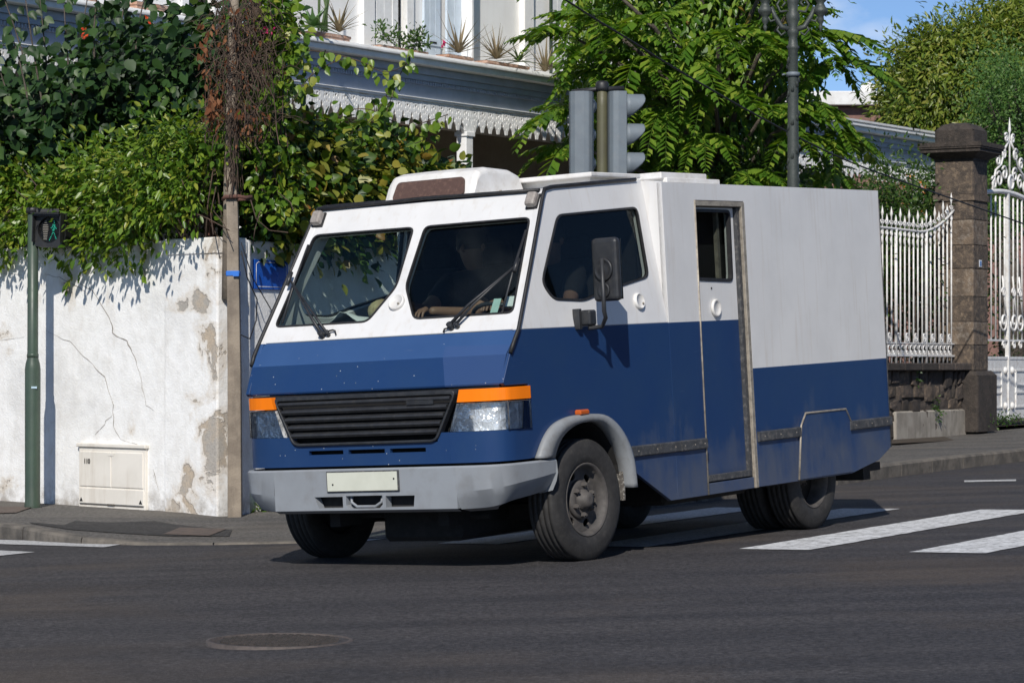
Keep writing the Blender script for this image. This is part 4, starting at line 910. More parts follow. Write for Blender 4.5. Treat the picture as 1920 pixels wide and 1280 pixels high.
# sliding door in its recess
dl = [(-1.60, .50), (-2.262, .50), (-2.262, 2.33), (-1.60, 2.33)]
dw = rc([Vector((x, 1.035, z)) for x, z in ((-1.685, 1.83), (-2.205, 1.815), (-2.215, 2.315), (-1.70, 2.318))], .05)
door = MB().panel([(x, 1.035, z) for x, z in dl], [dw], .05, (0, 1, 0)).build('sliding_door', VP, van, bevel=.004)
inn = shrink(dw, .02); c0 = sum(dw, Vector()) / len(dw)
if (inn[0] - c0).length > (dw[0] - c0).length: inn = shrink(dw, -.02)
g = MB().panel([p + Vector((0, -.02, 0)) for p in inn], (), .02, (0, 1, 0)).build('door_window', v_glass_d, door)
MB().panel([p + Vector((0, .007, 0)) for p in dw], [[p + Vector((0, .007, 0)) for p in inn]], .03, (0, 1, 0)).build('rubber_seal', v_black, door)
q = MB(); q.bx(-1.78, -1.74, .985, 1.005, 1.83, 2.31); q.bx(-2.13, -2.10, .96, .99, 1.83, 2.31); q.build('window_bar', v_trim, door)
m_ = Matrix.Translation((-1.93, 1.036, 1.638)) @ Matrix.Rotation(-PI / 2, 4, 'X')
q = MB(); q.lathe([(.062, 0), (.062, .016), (.05, .022), (.045, .012), (0, .014)], m_, 28); q.build('lock_cover', v_white, door)
q = MB(); q.lathe([(.007, 0), (.007, .004), (0, .006)], Matrix.Translation((-1.89, 1.036, 1.775)) @ Matrix.Rotation(-PI / 2, 4, 'X'), 8); q.build('rivet', v_black, door)
q = MB(); q.bx(-2.345, -2.302, 1.035, BOXY + .004, .375, 2.36); o = q.build('door_track', v_trim, van, bevel=.004)
q = MB(); q.bx(-2.303, -2.264, 1.03, 1.062, .50, 2.33); q.build('brush_seal', v_strip, o)
q = MB(); q.bx(-1.642, -2.345, 1.03, BOXY + .003, 2.335, 2.368); q.build('door_header', v_trim, van, bevel=.003)
q = MB(); q.bx(-1.63, -2.285, .98, 1.07, .462, .505); st = q.build('door_sill', v_strip, van, bevel=.004)
q = MB(); q.bx(-1.63, -2.285, .98, BOXY - .002, .376, .452); q.build('sill_plate', VP, st, bevel=.003)
# rub strips
for a, b in ((-.645, -1.245), (-1.255, -1.61), (-2.36, -3.0), (-3.81, -4.525)):
    q = MB(); yy = ys(a) if a > -1.2 else BOXY
    q.loft([[(a, yy + o_, z) for o_, z in ((-.005, .765), (.022, .758), (.022, .697), (-.005, .688))], [(b, BOXY + o_, z) for o_, z in ((-.005, .765), (.022, .758), (.022, .697), (-.005, .688))]], closed=True)
    q.face([(a, yy + o_, z) for o_, z in ((-.005, .765), (.022, .758), (.022, .697), (-.005, .688))]); q.face([(b, BOXY + o_, z) for o_, z in ((-.005, .765), (.022, .758), (.022, .697), (-.005, .688))])
    o = q.build('rub_strip', v_strip, van, bevel=.004)
    for t in (.12, .5, .88):
        x = a + (b - a) * t; q = MB(); q.lathe([(.006, -.002), (.006, .0015), (0, .002)], Matrix.Translation((x, yy + (BOXY - yy) * t + .022, .727)) @ Matrix.Rotation(-PI / 2, 4, 'X'), 8); q.build('screw', v_trim, o)
# removable rear wheel cover
cov = [(-2.94, .386), (-3.015, .77), (-3.095, .856), (-3.75, .856), (-3.825, .765), (-3.835, .385)]
o = MB().panel([(x, BOXY + .012, z) for x, z in cov], (), .013, (0, 1, 0)).build('wheel_cover', VP, van, bevel=.003)
MB().tube([(x, BOXY + .013, z) for x, z in cov[:5]], .008, 6).build('cover_trim', v_trim, o)
# --- front fascia, grille, lamps
def corner(s, z, o=0.0):           # plan of the rounded nose corner from the front to the side
    return [(.79 + o, s * .62, z), (.786 + o, s * .74, z), (.770 + o, s * .86, z), (.735 + o * .8, s * (.945 + o * .4), z), (.68 + o * .4, s * (.988 + o * .8), z), (.60, s * (1.001 + o), z), (.46, s * (1.008 + o), z)]
def slot(y0, y1, z0, z1): return [Vector((.812, y, z)) for y, z in ((y0, z0), (y1, z0), (y1 + .02, z1), (y0 - .02, z1))]
fas = MB()
def fbar(y0, y1, z0, z1): fas.box((.797, (y0 + y1) / 2, (z0 + z1) / 2), (.03, y1 - y0, z1 - z0))
fbar(-.64, .64, .757, .832); fbar(-.64, .64, .858, .892)
for y0, y1 in ((-.64, -.552), (.552, .64)): fbar(y0, y1, .892, .947)
for y0, y1 in ((-.64, -.44), (-.17, -.13), (.15, .19), (.46, .64)): fbar(y0, y1, .832, .858)
for s in (1, -1):
    fas.loft([[(p[0] + .022, p[1], p[2]) if abs(p[1]) < .9 else (p[0] + .012, p[1], p[2]) for p in corner(s, z)] for z in (.757, .80, .90, .947)], smooth=True)
fas.build('front_fascia', VP, van)
q = MB(); q.bx(.62, .68, -.88, .88, .60, 1.19); q.build('radiator_panel', v_int, van)
gt, gb = (.708, 1.205), (.552, .890)
def gx(z): return .797 + (1.205 - z) * .06
def gy(z): return gb[0] + (gt[0] - gb[0]) * (z - .89) / .315
go = rc([Vector((gx(z), s * y, z)) for s, y, z in ((-1, .552, .89), (1, .552, .89), (1, .708, 1.205), (-1, .708, 1.205))], .05)
gi = rc([Vector((gx(z), s * y, z)) for s, y, z in ((-1, .540, .908), (1, .540, .908), (1, .682, 1.178), (-1, .682, 1.178))], .03)
gr = MB().panel([p + Vector((.016, 0, 0)) for p in go], [[p + Vector((.016, 0, 0)) for p in gi]], .05, (1, 0, .1)).build('grille', v_plas, van, bevel=.006)
for i in range(5):
    z = 1.150 - i * .050; h = gy(z) - .022
    rows_ = [[(gx(z) + dx, t * h, z + dz) for dx, dz in ((.022, .004), (.016, .016), (-.02, .028), (-.024, .018), (.012, -.010))] for t in (-1, -.5, 0, .5, 1)]
    q = MB().loft(rows_, closed=True); q.face(rows_[0]); q.face(rows_[-1]); q.build('slat', v_plas, gr)
q = MB(); q.box((gx(1.14) + .018, .44, 1.137), (.012, .20, .026)); q.build('badge_plate', v_plas, gr)
for s in (1, -1):
    def lensrow(z, inner_y, o): 
        c = corner(s, z, o); c = [p for p in c if abs(p[1]) > inner_y + .01]; return [(.792 + o, s * inner_y, z)] + c
    def grid(z0, y0, z1, y1, o, n=5):
        rr = []
        for i in range(n):
            t = i / (n - 1); z = z0 + (z1 - z0) * t; yi = y0 + (y1 - y0) * t
            c = corner(s, z, o); pts = [Vector((.792 + o, s * yi, z))] + [Vector(p) for p in c[2:]]
            full = []
            for a, b in zip(pts[:-1], pts[1:]): full += [a.lerp(b, k / 3) for k in range(3)]
            full.append(pts[-1]); rr.append(full)
        return rr
    hl = MB().loft(grid(.949, .640, 1.118, .700, .012), smooth=True).build('headlight', v_clear, van)
    q = MB().loft(grid(.945, .636, 1.122, .700, -.035), smooth=True); q.build('reflector', v_refl, hl)
    e0 = grid(.949, .640, 1.118, .700, .012); e1 = grid(.945, .636, 1.122, .700, -.04)
    q = MB(); q.loft([e0[0], e1[0]]); q.loft([e0[-1], e1[-1]]); q.loft([[r[0] for r in e0], [r[0] for r in e1]]); q.loft([[r[-1] for r in e0], [r[-1] for r in e1]]); q.build('lamp_housing', v_refl, hl)
    # bowl, bulb and side lamp behind the clear cover
    for yc, rr, xo in ((.765, .078, .757), (.925, .045, .700)):
        nx = Vector((1, 0, 0)) if rr > .06 else Vector((.72, s * .69, 0))
        mm = Matrix.Translation((xo, s * yc, 1.032)) @ nx.to_track_quat('Z', 'Y').to_matrix().to_4x4()
        q = MB(); q.lathe([(rr * .2, -rr * .55), (rr * .55, -rr * .42), (rr * .85, -rr * .12), (rr, rr * .16), (rr * 1.07, rr * .18)], mm, 24, caps=False); q.bm.free()
        q = MB(); q.lathe([(rr * .16, -rr * .5), (rr * .18, -rr * .05), (0, rr * .05)], mm, 12); q.build('bulb', v_white, hl)
    k = int(len(e0[0]) * .62); q = MB().tube([Vector(r[k]) for r in e0], .005, 5); q.build('lens_divider', v_strip, hl)
    o0 = grid(1.128, .704, 1.205, .724, .014, 4); o1 = grid(1.128, .704, 1.205, .724, -.03, 4)
    q = MB(); q.loft(o0, smooth=True); q.loft([o0[0], o1[0]]); q.loft([o0[-1], o1[-1]]); q.loft([[r[0] for r in o0], [r[0] for r in o1]]); q.loft([[r[-1] for r in o0], [r[-1] for r in o1]]); q.build('turn_signal', v_orange, hl)
# --- bumper
def bplan(s, o): return [(.85 + o, s * .70), (.838 + o, s * .84), (.80 + o * .8, s * (.94 + o * .4)), (.72 + o * .5, s * (1.005 + o * .8)), (.60 + o * .2, s * (1.03 + o)), (.42, s * (1.045 + o)), (.245, s * (1.05 + o))]
secs = [(-.12, .735), (-.012, .742), (0, .73), (.004, .585), (-.008, .535), (-.04, .475), (-.14, .455)]
bp = MB()
zl = lambda z, i: z if z > .6 else z + .07 * (i / 6) ** 1.5
def dense(pts, k=4):
    P_ = [Vector(p) for p in pts]; out = []
    for i in range(len(P_) - 1):
        a, b, c_, d = P_[max(i - 1, 0)], P_[i], P_[i + 1], P_[min(i + 2, len(P_) - 1)]
        for j in range(k):
            t = j / k; out.append(.5 * ((2 * b) + (c_ - a) * t + (2 * a - 5 * b + 4 * c_ - d) * t * t + (3 * b - a - 3 * c_ + d) * t ** 3))
    return out + [P_[-1]]
for s in (1, -1):
    bp.loft([dense([(*bplan(s, o if (i == 0 or z > .6) else o - (.62 - z) * .33)[i], zl(z, i)) for i in range(7)]) for o, z in secs], smooth=False)
    bp.face([(*bplan(s, o)[-1], zl(z, 6)) for o, z in secs])
B0 = .85
rowc = [[(B0 + o, -.70, z), (B0 + o, 0, z), (B0 + o, .70, z)] for o, z in secs]
bp.loft(rowc[:3]); bp.loft([[(B0 + o, -.70, z), (B0 + o, 0, z), (B0 + o, .70, z)] for o, z in ((.0, .482), (-.04, .462), (-.14, .455))])
bo = [Vector((B0 + .002, y, z)) for y, z in ((-.70, .53), (.70, .53), (.70, .73), (-.70, .73))]
bp.panel([Vector((B0, -.70, .733)), Vector((B0, .70, .733)), Vector((B0 - .004, .70, .533)), Vector((B0 - .004, -.70, .533))][::-1] if 0 else [Vector((B0 + .001, y, z)) for y, z in ((-.70, .482), (.70, .482), (.70, .731), (-.70, .731))],
         [[Vector((B0 + .001, y, z)) for y, z in hole] for hole in (((-.355, .497), (-.165, .497), (-.165, .568), (-.385, .568)), ((-.115, .492), (.115, .492), (.14, .515), (.14, .572), (-.14, .572), (-.14, .515)), ((.165, .497), (.375, .497), (.385, .568), (.165, .568)))], .06, (1, 0, 0))
bum = bp.build('bumper', v_bump, van)
bum.data.polygons.foreach_set('use_smooth', [True] * len(bum.data.polygons)); bum.data.set_sharp_from_angle(angle=math.radians(24))
q = MB(); q.bx(.70, .78, -.6, .6, .47, .70); q.build('bumper_core', v_dark, bum)
q = MB(); q.tube([(.815, -.12, .568), (.825, -.115, .53), (.83, -.07, .503), (.83, .07, .503), (.825, .115, .53), (.815, .12, .568)], .009, 8); q.build('tow_eye', v_bump, bum)
q = MB(); q.bx(B0 + .001, B0 + .012, -.278, .278, .596, .728, bevel=.003); o = q.build('number_plate', v_strip, bum)
q = MB(); q.bx(B0 + .012, B0 + .016, -.268, .268, .604, .720); q.build('plate_face', mat('blank_plate', (.62, .63, .54), .45, (.58, .59, .50), 8, **V_), o)
for y, z in ((-.225, .645), (.245, .675)):
    q = MB(); q.lathe([(.006, 0), (.006, .003), (0, .004)], Matrix.Translation((B0 + .016, y, z)) @ Matrix.Rotation(PI / 2, 4, 'Y'), 8); q.build('plate_screw', v_dark, o)
q = MB(); q.bx(.62, .735, -.86, .86, .69, .765); q.build('bumper_filler', v_dark, bum)
# scraped corner of the bumper
sp = mat('scraped_bumper', (.17, .15, .13), .85, (.10, .09, .08), 40, lo=.4, hi=.6, dirt=(.40, .40, .40), dirt_amt=.7, **V_)
# --- front wing flares, marker lamp, mud flap
fo = [(.425, .757), (.345, .868), (.245, .945), (.11, .985), (-.06, 1.0), (-.31, .988), (-.47, .918), (-.585, .805), (-.645, .68), (-.665, .50)]
fi = [(.27, .745), (.215, .83), (.135, .892), (.03, .932), (-.08, .948), (-.28, .940), (-.41, .875), (-.515, .77), (-.575, .65), (-.60, .50)]
for s in (1, -1):
    q = MB(); rws = []
    fo_, fi_ = [[tuple(p[:2]) for p in dense([(x, z, 0) for x, z in L_], 4)] for L_ in (fo, fi)]
    for (a, az), (b, bz) in zip(fo_, fi_):
        rws.append([(a, (ys(a) - .01) * s, az), (a * .97 + b * .03, (ys(a) + .035) * s, az - .002), (a * .5 + b * .5, (ys(a) + .05) * s, (az + bz) / 2), (b, (ys(b) + .04) * s, bz), (b, (ys(b) - .08) * s, bz)])
    q.loft(rws, smooth=True); fl = q.build('wheel_flare', v_flare, van)
    so = fl.modifiers.new('t', 'SOLIDIFY'); so.thickness = .008
    q = MB(); q.box((-.085, s * (ys(-.08) + .02), 1.012), (.115, .05, .036), bevel=.01); q.build('side_marker', v_amber_d, fl)
    q = MB(); q.bx(-.585, -.60, s * .78, s * 1.03, .42, .78); q.build('mud_flap', mat('stone_pecked_flap', (.10, .09, .08), .9, (.07, .062, .055), 20, dirt=(.5, .48, .44), dirt_amt=1., **V_), van)
    # inner wheel house
    q = MB(); q.loft([[(a, s * .55, z) for a, z in fi], [(a, s * 1.0, z) for a, z in fi]]); q.build('wheel_house', v_dark, van)
# --- wheels
def tyre_mesh(wd=.215, r=.388):
    h = wd / 2; q = MB()
    prof = [(.222, -h * .80), (.245, -h * .98), (.30, -h * 1.04), (.345, -h * .99), (.372, -h * .90), (r - .002, -h * .80)]
    for g0 in (-.56, -.19, .19, .56):
        prof += [(r, h * (g0 - .05)), (r - .012, h * (g0 - .035)), (r - .012, h * (g0 + .035)), (r, h * (g0 + .05))]
    prof += [(r - .002, h * .80), (.372, h * .90), (.345, h * .99), (.338, h * 1.005), (.30, h * 1.04), (.262, h * 1.02), (.258, h * 1.0), (.245, h * .98), (.222, h * .80)]
    q.lathe(prof, None, 56, closed=True); return q.mesh('tyre', v_tyre)
TY = tyre_mesh()
def rim_mesh(inset):
    q = MB(); q.lathe([(.222, -.086), (.222, .080), (.236, .10), (.228, .102), (.212, .086), (.205, .03), (.203, inset)], None, 40, caps=False)
    holes = []
    for i in range(6):
        a = 2 * PI * (i + .5) / 6; holes.append([Vector((math.cos(a) * .162 + math.cos(t) * .024 * (1 if 1 else 0) * math.cos(a) * 1.0 - math.sin(t) * .036 * math.sin(a), math.sin(a) * .162 + math.cos(t) * .024 * math.sin(a) + math.sin(t) * .036 * math.cos(a), inset)) for t in (k * 2 * PI / 10 for k in range(10))])
    q.panel([Vector((.203 * math.cos(2 * PI * k / 40), .203 * math.sin(2 * PI * k / 40), inset)) for k in range(40)], holes, .012, (0, 0, 1))
    q.lathe([(.128, inset), (.118, inset + .022), (.075, inset + .028), (.05, inset + .02)], None, 32)
    return q.mesh('rim', v_rim)
def hub_mesh(inset):
    q = MB(); q.lathe([(.07, inset), (.066, inset + .045), (.052, inset + .055), (.046, inset + .085), (.02, inset + .09), (0, inset + .088)], None, 20); return q.mesh('hub', v_rim)
def nut_mesh(inset):
    q = MB(); q.lathe([(.017, inset + .015), (.017, inset + .048), (.011, inset + .05), (.010, inset + .062), (0, inset + .062)], Matrix.Translation((.096, 0, 0)), 6, smooth=False); return q.mesh('wheel_nut', v_rim)
RIMF, HUBF, NUTF = rim_mesh(.035), hub_mesh(.035), nut_mesh(.035)
RIMR, HUBR, NUTR = rim_mesh(-.06), hub_mesh(-.06), nut_mesh(-.06)
BACK = MB().lathe([(.0, -.02), (.215, -.02), (.215, -.07), (0, -.07)], None, 24).mesh('brake_drum', v_dark)
def wheel(name, X, Y, s, steer, rear=False, dual=True):
    r = .388; zc = road_z_in_van(X, Y) + r - .004
    root = bpy.data.objects.new(name, None); col.objects.link(root); root.parent = van
    root.matrix_local = Matrix.Translation((X, Y, zc)) @ Matrix.Rotation(steer, 4, 'Z') @ Matrix.Rotation(-PI / 2 * s, 4, 'X') @ Matrix.Rotation(.4, 4, 'Z'); root.empty_display_size = .05
    link('tyre', TY, root); link('rim', RIMR if rear else RIMF, root); link('hub', HUBR if rear else HUBF, root); link('brake_drum', BACK, root)
    for i in range(6):
        nn = link('wheel_nut', NUTR if rear else NUTF, root); nn.rotation_euler = (0, 0, i * PI / 3)
    if rear:
        t2 = link('tyre', TY, root); t2.location = (0, 0, -.255)
    return root
wheel('front_wheel', -.165, .912, 1, math.radians(-3.5)); wheel('front_wheel', -.165, -1.01, -1, math.radians(-3.5))
wheel('rear_wheel', -3.36, .895, 1, 0, True); wheel('rear_wheel', -3.36, -.895, -1, 0, True)
# --- running gear
q = MB()
for s in (1, -1): q.bx(.6, -4.4, s * .42 - .04, s * .42 + .04, .36, .50)
q.bx(-.25, -.08, -.75, .75, .34, .44); q.bx(.45, -.5, -.16, .44, .25, .55, bevel=.03); q.cyl((-3.36, -.8, .36), (-3.36, .8, .36), .07, n=10); q.lathe([(.02, -.14), (.13, -.1), (.16, 0), (.13, .1), (.02, .14)], Matrix.Translation((-3.36, 0, .36)), 12)
q.bx(-1.3, -2.5, .45, .92, .33, .58, bevel=.03); q.bx(-1.2, -2.4, -.95, -.5, .30, .58, bevel=.03); q.cyl((-.5, 0, .4), (-3.3, 0, .38), .045, n=8)
q.cyl((.35, -.55, .42), (.35, .6, .40), .02, n=6); q.cyl((-.9, -.35, .33), (-2.2, -.35, .33), .09, n=10); q.bx(-2.6, -2.95, .55, 1.0, .36, .60)
q.build('chassis', v_dark, van)
# --- mirror
mb = MB(); bx0 = CS(-.105, 1.60)
q = MB(); q.box(bx0 + Vector((0, .02, 0)), (.035, .05, .13)); q.box(bx0 + Vector((-.055, .07, .005)), (.085, .075, .10), bevel=.01)
arm = q.build('mirror_bracket', v_plas, van, bevel=.004)
MCx, MCy = -.175, 1.235
MB().tube([bx0 + Vector((-.03, .08, -.06)), bx0 + Vector((-.10, .14, -.055)), Vector((MCx + .045, MCy, 1.60)), Vector((MCx + .06, MCy, 1.64)), Vector((MCx + .055, MCy, 1.97))], .014, 8).build('mirror_arm', v_plas, arm)
m_ = Matrix.Translation((MCx, MCy, 1.902)) @ Matrix.Rotation(math.radians(-8), 4, 'Z')
q = MB(); q.box((0, 0, 0), (.065, .205, .40), bevel=.028, seg=3); bmesh.ops.transform(q.bm, matrix=m_, verts=q.bm.verts); mh = q.build('mirror_housing', v_plas, van)
q = MB(); q.lathe([(.075, .036), (.072, .044), (.06, .046), (.055, .040), (.03, .05), (0, .05)], m_ @ Matrix.Translation((0, 0, 0)) @ Matrix.Rotation(PI / 2, 4, 'Y'), 24); q.lathe([(.05, .036), (.046, .044), (.036, .040), (0, .040)], m_ @ Matrix.Translation((0, -.005, -.13)) @ Matrix.Rotation(PI / 2, 4, 'Y'), 20); q.build('pivot_boss', v_plas, mh)
q = MB(); q.box((-.041, 0, 0), (.006, .175, .38)); bmesh.ops.transform(q.bm, matrix=m_, verts=q.bm.verts); q.build('mirror_glass', mat('mirror_silver', (.8, .8, .8), .08, metal=1., **V_), mh)
# --- wipers
for (y0, z0), (y1, z1), bl in (((-.50, 1.585), (-.893, 1.945), .62), ((.50, 1.590), (.886, 1.927), .62)):
    a, b = WS(y0, z0, .03), WS(y1, z1, .05); d = (b - a).normalized(); sd_ = Vector((0, 1, 0)) if y1 > 0 else Vector((0, 1, 0))
    q = MB(); q.tube([a, a.lerp(b, .3) + wn_ * .02, b], [.013, .010, .006], 6); q.tube([a + sd_ * .045, a.lerp(b, .3) + sd_ * .035 + wn_ * .02, b], [.011, .008, .006], 6)
    wp = q.build('wiper', v_plas, van)
    q = MB(); q.tube([WS(y0, z0 - .01, -.01), WS(y0, z0, .045)], .02, 10); q.tube([WS(y0 + .045, z0 - .005, -.01), WS(y0 + .045, z0 + .005, .04)], .015, 10); q.build('wiper_spindle', v_plas, wp)
    bd = Vector((.02, -.0, 0)); lo = WS(y1 * 1.0 - .03 * (1 if y1 < 0 else -1) * -1, z1 - .27, .012); hi = WS(y1 * .965, min(z1 + .24, 2.2), .012)
    q = MB(); q.tube([lo, lo.lerp(hi, .5) + wn_ * .012, hi], .008, 5); q.tube([b - (hi - lo).normalized() * .05, b + (hi - lo).normalized() * .05], .014, 6); q.build('wiper_blade', v_plas, wp)
q = MB(); q.tube([WS(-.46, 1.60, .02), WS(-.42, 1.606, .02), WS(-.40, 1.60, .02), WS(-.392, 1.58, .01)], .006, 6); q.build('washer_hose', v_black, van)
q = MB(); q.tube([WS(.505, 1.58, .02), WS(.46, 1.57, .02), WS(.452, 1.555, .01)], .006, 6); q.build('washer_hose', v_black, van)
# stickers inside the windscreen
st_w = mat('white_sticker', (.75, .76, .74), .5, **V_); st_g = mat('green_sticker', (.45, .62, .56), .5, **V_)
for y, z, wd, h, mm, nm in ((.852, 1.748, .075, .062, st_w, 'white'), (.758, 1.722, .055, .095, st_g, 'pale green')):
    q = MB(); q.panel([WS(y + a * wd / 2, z + b * h / 2, -.031) for a, b in ((-1, -1), (1, -1), (1, 1), (-1, 1))], (), .001, wn_); q.build('windscreen_sticker', mm, van)
# --- cab interior
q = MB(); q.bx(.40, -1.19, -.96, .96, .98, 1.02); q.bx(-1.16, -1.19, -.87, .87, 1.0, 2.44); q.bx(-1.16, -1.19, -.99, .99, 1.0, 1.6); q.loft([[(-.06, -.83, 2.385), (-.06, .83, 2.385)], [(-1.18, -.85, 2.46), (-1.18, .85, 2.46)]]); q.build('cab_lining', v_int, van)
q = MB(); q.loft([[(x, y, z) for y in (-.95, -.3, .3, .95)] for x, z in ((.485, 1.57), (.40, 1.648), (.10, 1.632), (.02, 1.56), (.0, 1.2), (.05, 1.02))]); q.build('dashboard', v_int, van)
for y in (.50, -.12, -.58):
    q = MB(); q.box((-.62, y, 1.30), (.48, .46, .14), bevel=.04, seg=2); q.box((-.88, y, 1.66), (.14, .46, .70), Matrix.Rotation(math.radians(-12), 3, 'Y'), bevel=.05, seg=2); o = q.build('seat', v_int, van)
    q = MB(); q.box((-.97, y, 2.08), (.10, .26, .17), bevel=.04, seg=2); q.build('headrest', v_int, o)
q = MB(); ring = []
for i in range(25):
    a = 2 * PI * i / 24; ring.append(Vector((-.10, .50, 1.60)) + Vector((.10 * math.cos(a) * .9, 0, .0)) * 0 + Vector((.17 * math.cos(a), .22 * math.sin(a), .13 * math.cos(a))))
q.tube(ring, .014, 6, caps=False); q.tube([(-.10, .5, 1.60), (.10, .5, 1.40)], .025, 8); q.tube([ring[6], ring[18]], .012, 6); q.build('steering_wheel', v_plas, van)
# --- things lying on the dashboard
paper = mat('white_paper', (.75, .76, .74), .7); bagm = mat('yellowish_bag', (.45, .38, .20), .6, (.30, .22, .12), 18, .4, .6)
def dash(X, Y, Z): return VANM @ Vector((X, Y, Z))
V = []; F = []
for i in range(9):
    for j in range(6):
        x = .39 - .24 * j / 5; y = -.70 + .40 * i / 8; V.append(dash(x, y, 1.656 + .075 * max(0, 1 - abs(i - 5.4) / 2.4) * (1 - j / 8) + .004 * ((i * 3 + j * 5) % 4) - .028 * j / 5 * 0))
for i in range(8):
    for j in range(5): F.append((i * 6 + j, i * 6 + j + 1, i * 6 + j + 7, i * 6 + j + 6))
o = raw('paper_sheet', V, F, paper); so = o.modifiers.new('t', 'SOLIDIFY'); so.thickness = .002
tag(o, 'crumpled white paper lying on the dashboard behind the windscreen', 'paper')
V = []; F = []; n = 14
for i in range(9):
    ph = PI * i / 8
    for j in range(n):
        a = 2 * PI * j / n; r = math.sin(ph) * (1 + .16 * noise.noise(Vector((math.cos(a) * 2, math.sin(a) * 2, ph * 2))))
        V.append(dash(.28 + .075 * r * math.cos(a), -.19 + .10 * r * math.sin(a), 1.725 - .075 * math.cos(ph)))
for i in range(8):
    for j in range(n): F.append((i * n + j, i * n + (j + 1) % n, (i + 1) * n + (j + 1) % n, (i + 1) * n + j))
tag(raw('bag', V, F, bagm, smooth=True), 'small yellowish bag held on the dashboard under the left windscreen pane', 'bag')
# ================================================================ the two people in the cab
skin = mat('skin', (.22, .125, .085), .55, (.20, .11, .075), 12); hairm = mat('dark_hair', (.015, .012, .01), .7)
shirt = mat('black_shirt', (.010, .010, .012), .85, (.008, .008, .009), 12, bump_s=.3, bump_scale=40); trous = mat('dark_trousers', (.025, .027, .035), .9)
def skinned(name, verts, edges, rad, m, parent=None, sub=2):
    me = bpy.data.meshes.new(name); me.from_pydata([tuple(v) for v in verts], edges, []); o = link(name, me, parent)
    o.modifiers.new('skin', 'SKIN'); bm = bmesh.new(); bm.from_mesh(me); bm.verts.layers.skin.verify(); bm.to_mesh(me); bm.free()
    for d, r in zip(me.skin_vertices[0].data, rad): d.radius = (r, r) if not isinstance(r, tuple) else r
    me.skin_vertices[0].data[0].use_root = True
    s = o.modifiers.new('sub', 'SUBSURF'); s.levels = s.render_levels = sub; me.materials.append(m); o.modifiers['skin'].use_smooth_shade = True
    return o
def person(label, Y, hl, hr, turn=0.):
    root = bpy.data.objects.new('person', None); col.objects.link(root); root.matrix_world = VANM @ Matrix.Translation((-.66, Y, 1.37)); tag(root, label, 'person')
    v = [(0, 0, .08), (-.05, 0, .32), (-.08, 0, .52), (-.065, 0, .60), (-.03, 0, .67), (-.02, 0, .75), (-.025, 0, .82), (.22, .11, .05), (.46, .12, .06), (.46, .12, -.30), (.22, -.11, .05), (.46, -.12, .06), (.46, -.12, -.30)]
    e = [(0, 1), (1, 2), (2, 3), (3, 4), (4, 5), (5, 6), (0, 7), (7, 8), (8, 9), (0, 10), (10, 11), (11, 12)]
    r = [.15, .15, .15, .058, .07, .092, .082, .085, .07, .055, .085, .07, .055]
    for s, h in ((1, hl), (-1, hr)):
        k = len(v); sh = Vector((-.06, s * .18, .53)); hd = Vector(h); el = sh.lerp(hd, .5) + Vector((-.02, s * .06, -.13))
        v += [tuple(sh), tuple(el), tuple(el.lerp(hd, .85)), tuple(hd)]; e += [(2, k), (k, k + 1), (k + 1, k + 2), (k + 2, k + 3)]; r += [.075, .05, .034, .03]
    b = skinned('body', v, e, r, skin, root)
    # head details
    q = MB(); q.lathe([(.0, .98), (.06, .965), (.10, .92), (.108, .86), (.10, .82)], Matrix.Translation((-.035, 0, -.075)), 16); q.build('hair', hairm, root)
    q = MB(); q.tube([(.065, 0, .775), (.09, 0, .74), (.065, 0, .73)], [.010, .018, .008], 6); q.build('nose', skin, root)
    for s in (1, -1):
        q = MB(); q.lathe([(0, -.012), (.011, 0), (0, .012)], Matrix.Translation((.066, s * .034, .77)), 8); q.build('eye', hairm, root)
        q = MB(); q.lathe([(0, -.03), (.018, -.01), (.02, .012), (0, .03)], Matrix.Translation((-.02, s * .095, .755)), 8); q.build('ear', skin, root)
    # clothes as a second, slightly larger skin
    sv = [(0, 0, .05), (-.05, 0, .32), (-.08, 0, .53), (-.06, 0, .60)]; se = [(0, 1), (1, 2), (2, 3)]; sr = [.17, .17, .185, .085]
    for s, h in ((1, hl), (-1, hr)):
        k = len(sv); sh = Vector((-.06, s * .18, .53)); hd = Vector(h); el = sh.lerp(hd, .5) + Vector((-.02, s * .06, -.13)); sv += [tuple(sh), tuple(sh.lerp(el, .75))]; se += [(2, k), (k, k + 1)]; sr += [.092, .075]
    skinned('shirt', sv, se, sr, shirt, root)
    skinned('trousers', v[:1] + v[7:13], [(0, 1), (1, 2), (2, 3), (0, 4), (4, 5), (5, 6)], [.165, .10, .082, .066, .10, .082, .066], trous, root)
    for s, h in ((1, hl), (-1, hr)):
        hd = Vector(h); fv = [tuple(hd), tuple(hd + Vector((.07, 0, .0)))]; fe = [(0, 1)]; fr = [.032, (.02, .038)]
        for i in range(4):
            k = len(fv); y = (i - 1.5) * .021; L = (.07, .082, .078, .06)[i]
            fv += [tuple(hd + Vector((.09, y, 0))), tuple(hd + Vector((.09 + L * .5, y * 1.1, -.012))), tuple(hd + Vector((.09 + L * .75, y * 1.1, -.045)))]; fe += [(1, k), (k, k + 1), (k + 1, k + 2)]; fr += [.0105, .0095, .008]
        k = len(fv); fv += [tuple(hd + Vector((.035, -s * .042, -.01))), tuple(hd + Vector((.075, -s * .058, -.03)))]; fe += [(0, k), (k, k + 1)]; fr += [.013, .010]
        skinned('hand', fv, fe, fr, skin, root, 1)
    return root
person('driver in a black short-sleeved shirt with hands on the steering wheel', .50, (.42, .16, .36), (.40, -.16, .36))
person('passenger in a black shirt reaching toward the dashboard beside the driver', -.12, (.60, .06, .34), (.74, -.05, .40))
